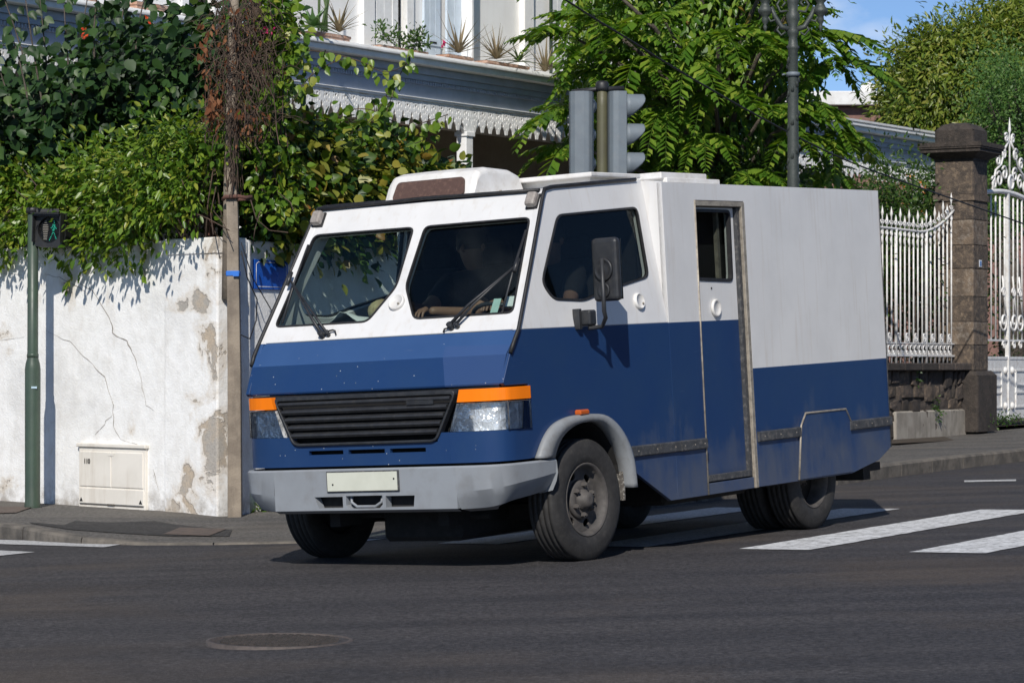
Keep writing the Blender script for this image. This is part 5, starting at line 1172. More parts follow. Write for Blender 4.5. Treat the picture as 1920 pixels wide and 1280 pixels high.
# ================================================================ street furniture
# pedestrian signal on its green post
PY = 25.35; base = onpave(61, 945, 0); sc_px = FPX / PY
pb = aty(61, 945, PY); ps = empty('pedestrian_signal', (pb.x, pb.y, pb.z), label='dark green signal post with a pedestrian light in front of the white wall', cat='traffic light')
zc = lambda v: (685 - v) / FPX * PY
def rad(px): return px / 2 / sc_px
q = MB(); q.lathe([(rad(31), pb.z - .15), (rad(30), pb.z + .0), (rad(28.5), pb.z + .03), (rad(29.5), zc(692)), (rad(27), zc(682)), (rad(21.5), zc(672)), (rad(20.5), zc(664)), (rad(19.5), zc(392)), (0, zc(390))], Matrix.Translation((pb.x, pb.y, 0)), 24); to_local(q.build('post', M['greenpole']), ps)
q = MB(); q.lathe([(rad(22.5), zc(670)), (rad(22.5), zc(664)), (rad(20), zc(662))], Matrix.Translation((pb.x, pb.y, 0)), 20); to_local(q.build('weld_collar', M['greenpole']), ps)
q = MB(); q.box((pb.x + .025, pb.y - rad(29.5) - .001, zc(726)), (.05, .006, .018)); to_local(q.build('sticker', mat('pale_blue_sticker', (.45, .6, .7), .5)), ps)
q = MB(); q.lathe([(rad(26), zc(400)), (rad(26), zc(391)), (rad(22), zc(389)), (0, zc(388))], Matrix.Translation((pb.x, pb.y, 0)), 20)
hx = aty(100, 432, PY - .04)
q.box((pb.x + .12, pb.y - .02, zc(395)), (.25, .06, .03)); to_local(q.build('bracket', M['blackplastic']), ps)
mh_ = Matrix.Translation((hx.x, hx.y, hx.z)) @ Matrix.Rotation(math.radians(-24), 4, 'Z') @ Matrix.Rotation(math.radians(2), 4, 'Y')   # local: X right, -Y front
def hb(name, m, par, *bx, bev=.0):
    q = MB()
    for c, s in bx: q.box(c, s, bevel=bev, seg=2)
    bmesh.ops.transform(q.bm, matrix=mh_, verts=q.bm.verts); return to_local(q.build(name, m), ps)
hb('signal_head', M['blackplastic'], ps, ((0, .05, 0), (.30, .20, .31)), bev=.025)
q = MB(); q.panel(rc([Vector((x, -.075, z)) for x, z in ((-.145, -.15), (.145, -.15), (.145, .15), (-.145, .15))], .03), [[Vector((.118 * math.cos(a), -.075, .118 * math.sin(a))) for a in [2 * PI * k / 28 for k in range(28)]]], .03, (0, -1, 0)); q.panel([Vector((x, -.13, z)) for x, z in ((-.14, .125), (.14, .125), (.14, .15), (-.14, .15))], (), .001, (0, -1, 0)); bmesh.ops.transform(q.bm, matrix=mh_, verts=q.bm.verts); to_local(q.build('face_plate', M['blackplastic'], None, bevel=.004), ps)
hb('visor', M['blackplastic'], ps, ((0, -.10, .148), (.30, .10, .012)), ((-.146, -.09, .02), (.010, .06, .26)), ((.146, -.09, .02), (.010, .06, .26)))
q = MB(); q.panel([Vector((.12 * math.cos(a), -.050, .12 * math.sin(a))) for a in [2 * PI * k / 28 for k in range(28)]], (), .006, (0, -1, 0)); bmesh.ops.transform(q.bm, matrix=mh_, verts=q.bm.verts); to_local(q.build('lens', mat('black_lens', (.008, .009, .009), .25)), ps)
led_w = mat('unlit_led', (.20, .185, .16), .6); led_g = emit('green_led', (.02, .34, .23), .07)
q = MB()                            # standing figure, unlit
for z, w_ in ((.082, .022), (.068, .026), (.046, .05), (.030, .058), (.014, .060), (-.002, .058), (-.018, .050), (-.034, .044), (-.050, .042), (-.066, .040), (-.082, .038)): q.box((-.045, -.057, z), (w_, .003, .008))
bmesh.ops.transform(q.bm, matrix=mh_, verts=q.bm.verts); to_local(q.build('standing_figure', led_w), ps)
q = MB()                            # walking figure, lit green
for a, b in (((.042, .085), (.048, .068)), ((.042, .05), (.038, -.01)), ((.042, .045), (.015, .02)), ((.042, .045), (.068, .015)), ((.038, -.01), (.02, -.05)), ((.02, -.05), (.0, -.088)), ((.038, -.01), (.058, -.05)), ((.058, -.05), (.075, -.085)), ((.034, .05), (.03, .0)), ((.052, .045), (.046, .0))):
    n = max(2, int(math.hypot(a[0] - b[0], a[1] - b[1]) / .0125))
    for k in range(n + 1):
        t = k / n; q.box((a[0] + (b[0] - a[0]) * t, -.057, a[1] + (b[1] - a[1]) * t), (.0085, .003, .0085), Matrix.Rotation(.6, 3, 'Y'))
bmesh.ops.transform(q.bm, matrix=mh_, verts=q.bm.verts); to_local(q.build('walking_figure', led_g), ps)

# traffic signal with two heads behind the van
SY = 25.0; S = FPX / SY; sp_ = aty(1129, 330, SY); zs = lambda v: (685 - v) / FPX * SY; sx = lambda u: (u - 960) / FPX * SY
ts_ = empty('traffic_signal', (sp_.x, SY, inner(Vector((sp_.x, 23.2, 0))).z), label='olive signal post with two grey three-lamp traffic lights rising behind the van', cat='traffic light')
q = MB(); q.lathe([(.062, -1.35), (.062, zs(700)), (.052, zs(690)), (rad(20) * SY / PY, zs(200)), (rad(19) * SY / PY, zs(158)), (0, zs(157))], Matrix.Translation((sp_.x, SY, 0)), 20); to_local(q.build('post', M['olive']), ts_)
q = MB(); q.lathe([(.058, zs(170)), (.06, zs(165)), (.06, zs(157)), (.045, zs(152)), (0, zs(151))], Matrix.Translation((sp_.x, SY, 0)), 16); q.tube([(sx(1072), SY + .03, zs(172)), (sx(1120), SY, zs(167)), (sx(1170), SY + .02, zs(165))], .022, 8); to_local(q.build('clamp', M['blackplastic']), ts_)
def head(cu, ang, label):
    """three-lamp head; local -Y is the lamp side"""
    h = bpy.data.objects.new('signal_head', None); col.objects.link(h); h.parent = ts_; h.matrix_parent_inverse = Matrix.Translation(ts_.location).inverted(); h.empty_display_size = .05
    h.matrix_basis = Matrix.Translation((sx(cu), SY + .01, zs(172))) @ Matrix.Rotation(ang, 4, 'Z')
    H = (330 - 172) / S + .04
    pts = [(-.105, -.05), (-.105, .03), (-.085, .075), (-.04, .095), (.04, .095), (.085, .075), (.105, .03), (.105, -.05)]
    q = MB(); q.loft([[(x, y, -H) for x, y in pts], [(x, y, 0) for x, y in pts]], closed=True); q.face([(x, y, 0) for x, y in pts]); q.face([(x, y, -H) for x, y in pts]); q.build('housing', M['siggrey'], h, bevel=.008)
    for i in range(3):
        zc_ = -.125 - i * .258
        q = MB(); rows = []
        for yy, rr, cutoff in ((-.05, .102, 0), (-.085, .102, .35), (-.12, .102, .75), (-.155, .102, 1.15), (-.19, .102, 1.5), (-.215, .102, 1.85), (-.225, .102, 2.2)):
            rows.append([(rr * math.cos(a), yy + .0, zc_ + rr * math.sin(a)) for a in [(-PI / 2 + cutoff + (2 * PI - 2 * cutoff) * k / 20) + PI / 1 * 0 for k in range(21)]])
        q.loft(rows, smooth=True); o = q.build('visor', M['siggrey'], h); so = o.modifiers.new('t', 'SOLIDIFY'); so.thickness = .006
        q = MB(); q.lathe([(.098, 0), (.08, .012), (0, .02)], Matrix.Translation((0, -.05, zc_)) @ Matrix.Rotation(PI / 2, 4, 'X'), 20); q.build('lamp_lens', (mat('red_lens', (.12, .01, .01), .3), mat('amber_lens_dark', (.14, .06, .01), .3), mat('green_lens', (.01, .10, .06), .3))[i], h)
        q = MB(); q.bx(.088, .104, .02, .05, zc_ - .03, zc_ + .03); q.build('door_hinge', M['blackplastic'], h)
    return h
head(1090, math.radians(168), ''); head(1160, math.radians(104), '')

# utility pole at the corner: squared stake with a round pole lashed to it
UY = 24.12; ub = aty(441, 967, UY); uz = lambda v: (685 - v) / FPX * UY; ux = lambda u: (u - 960) / FPX * UY
up_ = empty('utility_pole', (ub.x, UY, ub.z), label='weathered timber utility pole with vines and a blue tape band at the wall corner', cat='pole')
q = MB(); w0, w1 = .068, .058
rows = [[(ub.x + x * hw + dx, UY + y * hw, z) for x, y in ((-1, -1), (1, -1), (1, 1), (-1, 1))] for z, hw, dx in ((ub.z - .3, .060, .0), (uz(700), .056, -.006), (uz(400), .050, -.024), (uz(362), .048, -.03), (uz(345), .018, -.032))]
q.loft(rows, closed=True); q.face(rows[-1]); to_local(q.build('stake', M['wood_grey'], None, bevel=.008), up_)
q = MB(); q.tube([(ux(424), UY + .10, uz(560)), (ux(427), UY + .09, uz(350)), (ux(432), UY + .09, uz(180)), (ux(438), UY + .09, uz(-60)), (ux(440), UY + .09, uz(-300))], [.05, .048, .046, .044, .042], 12); to_local(q.build('round_pole', M['wood_grey']), up_)
q = MB(); q.tube([(ux(478), UY + .2, uz(60)), (ux(474), UY + .2, uz(-60)), (ux(470), UY + .2, uz(-300))], .055, 10); q.tube([(ux(436), UY + .09, uz(30)), (ux(478), UY + .2, uz(20))], .03, 8); to_local(q.build('side_timber', M['wood_brown']), up_)
q = MB(); q.tube([(ux(418), UY - .02, uz(374)), (ux(424), UY - .075, uz(370)), (ux(448), UY - .075, uz(369)), (ux(460), UY - .03, uz(371)), (ux(472), UY, uz(369))], .018, 8); q.tube([(ux(448), UY - .075, uz(375)), (ux(470), UY + .02, uz(373)), (ux(473), UY + .03, uz(374))], .014, 6); to_local(q.build('iron_strap', M['rust']), up_)
q = MB(); q.box((ux(437.5), UY - .0, uz(513)), (.118, .118, .045), bevel=.006); q.box((ux(444), UY - .075, uz(514)), (.05, .02, .04)); to_local(q.build('blue_band', M['bluetape']), up_)
q = MB(); q.tube([(ux(452), UY + .02, uz(470)), (ux(462), UY + .08, uz(520)), (ux(478), UY + .2, uz(560)), (ux(476), UY + .22, uz(600)), (ux(466), UY + .12, uz(635)), (ux(452), UY + .02, uz(628))], .006, 5); q.tube([(ux(452), UY + .02, uz(455)), (ux(470), UY + .2, uz(520)), (ux(500), UY + .5, uz(580))], .005, 5); to_local(q.build('loose_wire', M['cable']), up_)
# rusty fence post behind the wall
t, z = W1.px(387, 445, -.35); q = MB(); W1.box(q, t - .035, t + .035, -.42, -.35, .9, W1.px(387, 395, -.35)[1]); tag(q.build('fence_post', M['rust'], None, bevel=.004), 'rusty brown steel fence post standing on the wall top next to the utility pole', 'post')

# ornate green lamp post
LY = 28.6; lb = aty(1487, 345, LY); lz = lambda v: (685 - v) / FPX * LY; lx = lambda u: (u - 960) / FPX * LY; lr = lambda px: px / 2 / FPX * LY
lp = empty('lamp_post', (lb.x, LY, -1.05), label='ornate dark green cast iron lamp post with scrolled arms in front of the feathery tree', cat='street lamp')
mt = Matrix.Translation((lb.x, LY, 0))
q = MB(); q.lathe([(.16, -1.1), (.16, -.8), (.11, -.7), (.09, -.4), (lr(23), lz(600)), (lr(22), lz(345)), (lr(20), lz(200)), (lr(18), lz(95)), (lr(21), lz(92)), (lr(24), lz(88)), (lr(18), lz(84)), (lr(15), lz(70)), (lr(20), lz(64)), (lr(22), lz(58)), (lr(15), lz(50)), (lr(24), lz(38)), (lr(26), lz(28)), (lr(17), lz(20)), (lr(20), lz(8)), (lr(22), lz(0)), (lr(14), lz(-20)), (lr(13), lz(-140)), (0, lz(-160))], mt, 20); to_local(q.build('shaft', M['lampgreen']), lp)
q = MB(); rs = random.Random(3)
for k in range(26):                 # raised foliage ornament winding round the shaft
    v = 340 - k * 9; a = k * .9; q.lathe([(0, -.035), (.02, -.01), (.012, .03), (0, .05)], mt @ Matrix.Translation((lr(20) * math.cos(a), lr(20) * math.sin(a), lz(v))) @ Matrix.Rotation(.5, 4, 'X'), 6)
to_local(q.build('shaft_ornament', M['lampgreen']), lp)
q = MB(); q.lathe([(lr(25), lz(143)), (lr(25), lz(136)), (lr(19), lz(135))], mt, 16); q.tube([(lx(1472), LY - .04, lz(140)), (lx(1466), LY - .05, lz(141))], .01, 6); to_local(q.build('steel_band', M['siggrey']), lp)
for s in (-1, 1):
    q = MB(); X = lambda px: lb.x + s * px / FPX * LY
    q.tube([(X(6), LY, lz(55)), (X(22), LY, lz(50)), (X(34), LY, lz(30)), (X(40), LY, lz(14)), (X(52), LY, lz(12)), (X(54), LY, lz(30))], [.03, .028, .024, .022, .02, .02], 8)
    q.tube([(X(10), LY, lz(20)), (X(24), LY, lz(22)), (X(30), LY, lz(8)), (X(22), LY, lz(-4)), (X(14), LY, lz(4)), (X(20), LY, lz(12))], .014, 6); q.tube([(X(14), LY, lz(60)), (X(22), LY, lz(66)), (X(30), LY, lz(56)), (X(24), LY, lz(46))], .012, 6); q.tube([(X(30), LY, lz(36)), (X(42), LY, lz(40)), (X(48), LY, lz(30)), (X(42), LY, lz(24))], .012, 6)
    a = to_local(q.build('scrolled_arm', M['lampgreen']), lp)
    ml = Matrix.Translation((X(52), LY, 0)); q = MB(); q.lathe([(0, lz(60)), (.012, lz(56)), (.022, lz(50)), (.012, lz(46)), (.03, lz(42)), (.035, lz(36)), (.03, lz(30)), (.07, lz(24)), (.075, lz(18)), (.05, lz(12)), (.035, lz(6)), (.06, lz(0)), (.08, lz(-8)), (.10, lz(-40)), (.11, lz(-60)), (.02, lz(-85)), (0, lz(-95))], ml, 14); to_local(q.build('lantern', M['lampgreen']), lp)

# overhead cable
pts = [aty(840, -150, 27.0), aty(1060, 0, 28.3), aty(1180, 75, 29.2), aty(1290, 143, 30.2), aty(1440, 228, 31.8), aty(1580, 298, 33.6), aty(1700, 343, 35.3), aty(1800, 378, 37.2), aty(1920, 420, 39.2), aty(2200, 505, 44)]
q = MB(); q.tube(resample(pts, .6), .011, 5); tag(q.build('overhead_cable', M['cable']), 'thin black overhead cable sagging from the upper left down past the pillar', 'cable')
# ================================================================ vegetation
HEART = (np.array([[0, 0, 0], [.16, .30, .05], [.48, .36, .07], [.78, .19, .02], [1, 0, -.10], [.78, -.19, .02], [.48, -.36, .07], [.16, -.30, .05], [.35, 0, -.03], [.70, 0, -.04]]), [(0, 8, 2, 1), (8, 9, 3, 2), (9, 4, 3), (0, 7, 6, 8), (8, 6, 5, 9), (9, 5, 4)])
OVAL = (np.array([[0, 0, 0], [.35, .21, .05], [.72, .15, .03], [1, 0, -.08], [.72, -.15, .03], [.35, -.21, .05], [.5, 0, -.02]]), [(0, 6, 2, 1), (6, 3, 2), (0, 5, 4, 6), (6, 4, 3)])
LANCE = (np.array([[0, 0, 0], [.30, .135, .02], [.65, .115, -.03], [1, 0, -.18], [.65, -.115, -.03], [.30, -.135, .02], [.5, 0, -.03]]), [(0, 6, 2, 1), (6, 3, 2), (0, 5, 4, 6), (6, 4, 3)])
TINY = (np.array([[0, 0, 0], [.5, .24, .05], [1, 0, -.05], [.5, -.24, .05]]), [(0, 3, 2, 1)])
def leaves(name, pos, axis, normal, size, tpl, mat_, parent=None, curl=None, **k):
    """one mesh of many leaves: axis = direction of the midrib, normal = upper side"""
    T, FA = tpl; n = len(pos); pos = np.asarray(pos, float); ax = np.asarray(axis, float); no = np.asarray(normal, float)
    ax = ax / (np.linalg.norm(ax, axis=1, keepdims=True) + 1e-9); sd_ = np.cross(no, ax); sd_ /= np.linalg.norm(sd_, axis=1, keepdims=True) + 1e-9; no = np.cross(ax, sd_)
    s = np.asarray(size, float)[:, None, None]; B = np.stack([ax, sd_, no], 1)                    # n,3,3
    wd = RNG.uniform(.8, 1.2, n)[:, None]; TT = np.repeat(T[None], n, 0).copy(); TT[:, :, 1] *= wd; TT[:, :, 2] *= RNG.uniform(-.3, 2.0, n)[:, None]
    V = pos[:, None, :] + s * np.einsum('nij,njk->nik', TT, B); nv = T.shape[0]
    V = V.reshape(-1, 3); loops = []; starts = []; tot = []
    base = (np.arange(n) * nv)
    fl = np.concatenate([np.array(f) for f in FA]); lens = np.array([len(f) for f in FA])
    allv = (base[:, None] + fl[None]).reshape(-1); alllen = np.tile(lens, n); st = np.concatenate([[0], np.cumsum(alllen)[:-1]])
    me = bpy.data.meshes.new(name); me.vertices.add(len(V)); me.vertices.foreach_set('co', V.ravel().astype(np.float32)); me.loops.add(len(allv)); me.loops.foreach_set('vertex_index', allv.astype(np.int32))
    me.polygons.add(len(alllen)); me.polygons.foreach_set('loop_start', st.astype(np.int32)); me.polygons.foreach_set('loop_total', alllen.astype(np.int32)); me.update(calc_edges=True); me.validate()
    me.polygons.foreach_set('use_smooth', np.ones(len(alllen), bool)); me.materials.append(mat_)
    o = link(name, me); 
    if parent is not None: to_local(o, parent)
    return tag(o, kind='stuff', **k)
def rnd3(n, s=1.): return RNG.normal(0, s, (n, 3))
def clumps(centres, per, rad, outward, size, tpl, m, name, root, droop=.5, face=.9, jit=.55):
    """leaves gathered round clump centres; outward = mean facing of each clump"""
    P_, A_, N_, S_ = [], [], [], []
    for c, o_ in zip(centres, outward):
        n = max(1, int(per * RNG.uniform(.6, 1.4))); r = rad * RNG.uniform(.7, 1.3); d = rnd3(n, r); c = np.array(c); P_.append(c + d)
        o_ = np.array(o_, float); nn = o_ * face + rnd3(n, jit) + np.array([0, 0, .35]); a = d / (r + 1e-6) * .5 + rnd3(n, .5) + np.array([0, 0, -droop]) + o_ * .35
        A_.append(a); N_.append(nn); S_.append(RNG.uniform(size[0], size[1], n))
    return leaves(name, np.concatenate(P_), np.concatenate(A_), np.concatenate(N_), np.concatenate(S_), tpl, m, root)
def nz3(p, s): return noise.noise(Vector(p) * s)

# --- bright creeper hedge on the wall top, left of the pole
def hedge(fr, t0, t1, ztop, zbot, dfront, dback, n, seed, skip=None):
    rs = np.random.default_rng(seed); C, O = [], []
    while len(C) < n:
        t = rs.uniform(t0, t1); k = rs.uniform(); zt2 = ztop(t)
        bul = .10 * math.sin(t * 2.3) + .12 * noise.noise(Vector((t * 1.1, 3.1, seed)))
        if k < .62: d = dfront + bul + rs.normal(0, .06) - abs(rs.normal(0, .05)); z = zbot(t) + (zt2 - zbot(t)) * rs.uniform(); o_ = fr.n * .8 + Vector((0, 0, .35)); d -= .35 * max(0, (z - zt2 + .3)) 
        elif k < .82: d = rs.uniform(dback, dfront - .1); z = zt2 - rs.exponential(.08); o_ = fr.n * .35 + Vector((0, 0, .8))
        else: d = rs.uniform(dback, dfront - .1); z = rs.uniform(zbot(t), zt2); o_ = fr.n * .5
        p = fr.P(t, d, z + .06 * noise.noise(Vector((t * 3, z * 3, 0))))
        if skip and skip(t, z): continue
        C.append(p); O.append(o_)
    return C, O
h1 = empty('creeper_hedge', W1.P(2, -.3, WT), label='bright green sunlit creeper hedge spilling over the white wall left of the pole', cat='hedge')
C, O = hedge(W1, .16, 5.2, lambda t: 1.93 + .10 * math.sin(t * 1.7 + 1) + .08 * math.sin(t * 4.1), lambda t: WT + .05 - .20 * max(0, math.sin(t * 2.1 - .9)) * (1 if t > .9 else .0) + (.12 if t < .75 else 0), .16, -1.1, 520, 1, lambda t, z: t < .62 and z < WT + .22 and random.random() < .85)
clumps(C, 42, .11, O, (.045, .105), OVAL, M['leaf_bright'], 'foliage', h1)
q = MB()
for i in range(70):
    t = random.uniform(.1, 5); p = W1.P(t, random.uniform(-.3, .15), WT); q.tube([p, p + Vector((random.uniform(-.2, .2), random.uniform(-.1, .1), .3)), p + Vector((random.uniform(-.35, .35), random.uniform(-.2, .1), random.uniform(.5, .8)))], [.010, .007, .004], 4)
to_local(q.build('stems', M['twig'], None, kind='stuff'), h1)
# trailing shoots hanging down the wall
for (u, v, L) in ((272, 455, 75), (205, 470, 25), (160, 475, 50), (185, 480, 25), (120, 490, 18), (8, 465, 45), (18, 470, 30), (132, 495, 55), (285, 455, 18)):
    t, z = W1.px(u, v, .0); Lm = L / FPX * 25; n = max(5, int(Lm / .022)); pts = [W1.P(t - .05 * k / n * math.sin(k * .5), .01 + .02 * math.sin(k), z - Lm * k / n) for k in range(n)]
    q = MB(); q.tube(pts, .0035, 4); s_ = q.build('trailing_shoot', M['twig']); to_local(s_, h1)
    ax = [(-W1.d * random.uniform(-1, 1) + Vector((0, 0, -.8)) + W1.n * .3) for _ in pts]
    leaves('shoot_leaves', [p + W1.n * .01 for p in pts], ax, [W1.n + Vector((random.uniform(-.5, .5), 0, .3)) for _ in pts], RNG.uniform(.045, .085, len(pts)), HEART, M['leaf_bright'], h1)

# --- dark heart-leaved bush rising behind it
b1 = empty('dark_bush', W1.P(2, -1.4, -1), label='tall dark green heart-leaved bush above the creeper hedge at upper left', cat='bush')
C, O = [], []; rs = np.random.default_rng(4)
while len(C) < 330:
    u, v = rs.uniform(-80, 500), rs.uniform(15, 300); y = rs.uniform(25.9, 28.2)
    top = 165 - .42 * max(0, u) + 40 * math.sin(u * .02) if u < 230 else 60 - .12 * (u - 230) + 18 * math.sin(u * .05)
    top = max(top, 18)
    if v < top + rs.exponential(6): continue
    p = aty(u, v, y); C.append(p); O.append(Vector((-.35, -.75, .35)))
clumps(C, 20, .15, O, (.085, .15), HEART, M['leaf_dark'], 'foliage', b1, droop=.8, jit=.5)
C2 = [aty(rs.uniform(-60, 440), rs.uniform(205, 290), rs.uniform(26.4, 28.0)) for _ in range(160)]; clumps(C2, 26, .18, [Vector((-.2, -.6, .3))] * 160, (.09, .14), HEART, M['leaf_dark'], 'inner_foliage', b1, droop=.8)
q = MB(); P_, A_ = [], []
for (u0, v0, u1, v1) in ((80, 290, 5, -10), (95, 280, 45, -20), (100, 270, 75, 0), (190, 200, 185, -20), (230, 180, 240, -30), (140, 240, 120, 10), (255, 150, 275, -15), (60, 260, 20, 60), (160, 200, 165, -10), (310, 100, 330, 10), (30, 240, -5, 120)):
    y = random.uniform(26.0, 27.2); a, b = aty(u0, v0, y), aty(u1, v1, y + .1); m = a.lerp(b, .5) + Vector((random.uniform(-.12, .12), 0, 0)); path = [a.lerp(m, t / 6) .lerp(m.lerp(b, t / 6), t / 6) for t in range(7)]; q.tube(path, [.014 - .0015 * k for k in range(7)], 5)
    for k in range(7):
        for j in range(4): P_.append(path[k] + Vector(RNG.normal(0, .05, 3))); A_.append(Vector((random.uniform(-1, 1), random.uniform(-.6, .2), -.7)))
to_local(q.build('stems', M['bark'], None, kind='stuff'), b1)
leaves('shoot_leaves', P_, A_, [Vector((random.uniform(-.5, .3), -.9, .5)) for _ in P_], RNG.uniform(.08, .14, len(P_)), HEART, M['leaf_dark'], b1)
P_ = [aty(157 + random.uniform(-5, 5), 65 + random.uniform(-10, 10), 26.0) for _ in range(14)] + [aty(279 + random.uniform(-3, 3), 38 + random.uniform(-4, 4), 26.0) for _ in range(5)] + [aty(74 + random.uniform(-3, 3), 238 + random.uniform(-3, 3), 26.0) for _ in range(4)]
leaves('red_blossom', P_, rnd3(len(P_)), [(-.2, -1, .3)] * len(P_), RNG.uniform(.03, .06, len(P_)), TINY, M['flower_red'], b1)

# --- dead vine tangle on the utility pole
dv = empty('dead_vine', (ux(435), UY, uz(350)), label='tangle of dead brown vine stems and dry leaves wrapped round the utility pole', cat='vine')
q = MB(); rs = random.Random(9)
for i in range(230):
    u = rs.gauss(452, 27); v0 = rs.uniform(-30, 200); L = rs.uniform(30, 150); y = UY + rs.gauss(.02, .14); pts = []; du = 0
    for k in range(6): du += rs.gauss(0, 9); pts.append(aty(min(530, max(385, u + du)), min(v0 + L * k / 5, 285 + rs.uniform(-15, 10)), y + rs.gauss(0, .02)))
    q.tube(pts, rs.choice([.002, .0025, .003, .004, .006]), 4, caps=False)
for i in range(36):
    u = rs.gauss(436, 7); y = UY + rs.gauss(.0, .07); q.tube([aty(u + rs.gauss(0, 4), v, y) for v in range(215, 372, 26)], rs.choice([.002, .003, .004]), 4, caps=False)
for i in range(130):
    u, v = rs.uniform(405, 520), rs.uniform(20, 260); y = UY + rs.gauss(-.05, .08); pts = [aty(u, v, y)]; a = rs.uniform(0, 6)
    for k in range(7): a += rs.gauss(0, .6); u += 11 * math.cos(a); v += 9 * math.sin(a); pts.append(aty(u, v, y + rs.gauss(0, .02)))
    q.tube(pts, .0025, 4, caps=False)
for pts in ([(400, 395), (420, 420), (432, 448)], [(355, 395), (390, 410), (430, 432)], [(470, 375), (480, 410), (505, 432), (540, 436)], [(405, 350), (395, 400), (400, 440)], [(488, 395), (478, 430), (474, 460)], [(520, 360), (545, 380), (552, 400)]):
    q.tube([aty(u, v, UY - .1 + random.uniform(-.1, .2)) for u, v in pts], .005, 4)
to_local(q.build('dead_stems', M['twig'], None, kind='stuff'), dv)
P_ = []
for (cu, cv, su, sv, n) in ((400, 205, 9, 22, 80), (382, 95, 7, 30, 30), (470, 190, 24, 60, 50), (405, 130, 16, 40, 35), (478, 235, 12, 14, 20), (455, 40, 30, 30, 30)):
    for _ in range(n): P_.append(aty(random.gauss(cu, su), random.gauss(cv, sv), UY + random.gauss(-.05, .12)))
leaves('dry_leaves', P_, [(random.gauss(0, .5), random.gauss(0, .4), -1) for _ in P_], [(random.gauss(0, .6), -1, random.gauss(0, .4)) for _ in P_], RNG.uniform(.04, .085, len(P_)), OVAL, M['leaf_dead'], dv)

# --- green vine right of the pole and yellowing hedge above the side wall
g1 = empty('green_vine', (ux(500), UY + .3, uz(400)), label='bright green vine climbing right of the utility pole among dead stems', cat='vine')
C = []
for _ in range(100):
    v = random.uniform(0, 390); u = 505 + 28 * math.sin(v * .02) + random.gauss(0, 14 + v * .04); C.append(aty(u, v, UY + .35 + random.gauss(0, .15)))
for _ in range(22): C.append(aty(random.gauss(490, 30), random.uniform(10, 120), UY + .3 + random.gauss(0, .1)))
for _ in range(5): C.append(aty(random.gauss(405, 8), random.gauss(285, 25), UY + random.gauss(0, .1)))
clumps(C, 13, .075, [Vector((-.2, -.8, .3))] * len(C), (.06, .10), HEART, M['leaf_bright'], 'foliage', g1, droop=.8)
q = MB()
for i in range(14):
    u = random.gauss(505, 14); q.tube([aty(u + random.gauss(0, 8), v, UY + .35) for v in range(400, -20, -60)], .006, 4)
to_local(q.build('stems', M['twig'], None, kind='stuff'), g1)
P_ = [aty(random.gauss(502, 6), random.gauss(58, 5), UY + .1) for _ in range(10)]; leaves('pink_blossom', P_, rnd3(10), [(-.2, -1, .3)] * 10, RNG.uniform(.03, .05, 10), TINY, M['flower_pink'], g1)

y1 = empty('yellowing_hedge', W2.P(3, -.5, WT), label='yellowing creeper hedge above the shaded wall behind the van roof', cat='hedge')
def tpx(u): return W2.px(u, 400, -.3)[0]
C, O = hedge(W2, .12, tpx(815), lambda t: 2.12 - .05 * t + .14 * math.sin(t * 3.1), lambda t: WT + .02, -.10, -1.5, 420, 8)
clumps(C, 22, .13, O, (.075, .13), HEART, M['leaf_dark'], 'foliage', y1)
C, O = hedge(W2, .3, tpx(800), lambda t: 2.0 - .05 * t + .1 * math.sin(t * 2.7), lambda t: WT - .02, .02, -.45, 400, 18)
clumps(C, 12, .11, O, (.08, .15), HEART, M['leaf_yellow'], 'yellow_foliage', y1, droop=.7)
C, O = hedge(W2, .18, tpx(640), lambda t: 2.2, lambda t: WT - .02, .0, -.3, 120, 28)
clumps(C, 14, .09, O, (.06, .10), HEART, M['leaf_bright'], 'bright_foliage', y1, droop=.7)
# long shoots reaching across the veranda
q = MB(); P_, A_ = [], []
for pts in ([(540, 215), (575, 150), (650, 110), (720, 135), (765, 120)], [(770, 105), (745, 150), (735, 180), (725, 210)], [(560, 240), (620, 215), (690, 205), (760, 235), (840, 215)], [(740, 150), (700, 220), (660, 250), (620, 280)], [(520, 120), (560, 95), (640, 105), (700, 125)], [(690, 240), (760, 270), (800, 260)], [(560, 170), (600, 120), (610, 95)], [(700, 190), (715, 230), (790, 250), (830, 230)]):
    W_ = [aty(u, v, 27.0 + random.uniform(-.2, .3)) for u, v in pts]; path = resample(W_, .06) if len(W_) > 2 else W_; q.tube(path, .005, 4, caps=False)
    for p in path[::2]:
        for _ in range(2): P_.append(p + Vector(RNG.normal(0, .03, 3))); A_.append(Vector((random.uniform(-.8, .8), random.uniform(-.5, .2), -.9)))
to_local(q.build('long_shoots', M['twig'], None, kind='stuff'), y1)
leaves('shoot_leaves', P_, A_, [Vector((random.uniform(-.6, .3), -.8, .5)) for _ in P_], RNG.uniform(.07, .115, len(P_)), HEART, M['leaf_bright'], y1)

# --- weeds at the foot of the pole
wd_ = empty('weed', W2.P(.25, .05, -1.3), label='small green weeds growing at the foot of the wall behind the pole', cat='plant')
C = [W2.P(random.uniform(.05, .55), random.uniform(.0, .08), -1.28 + abs(random.gauss(0, .09))) for _ in range(26)]; clumps(C, 10, .045, [Vector((.3, -.7, .5))] * 26, (.04, .08), OVAL, M['leaf_bright'], 'foliage', wd_, droop=.1)
w3 = empty('wall_weed', W2.P(tA - 1.2, FD + .2, -.5), label='small green weeds sprouting from the dark rubble wall', cat='plant')
C = [W2.P(tA - 1.25 + random.gauss(0, .06), FD + .2, -.62 + random.gauss(0, .12)) for _ in range(9)] + [W2.P(tA - 1.9 + random.gauss(0, .05), FD + .2, -.16 + random.gauss(0, .03)) for _ in range(4)]; clumps(C, 9, .035, [W2.n] * 13, (.04, .07), OVAL, M['leaf_bush'], 'foliage', w3, droop=.2)
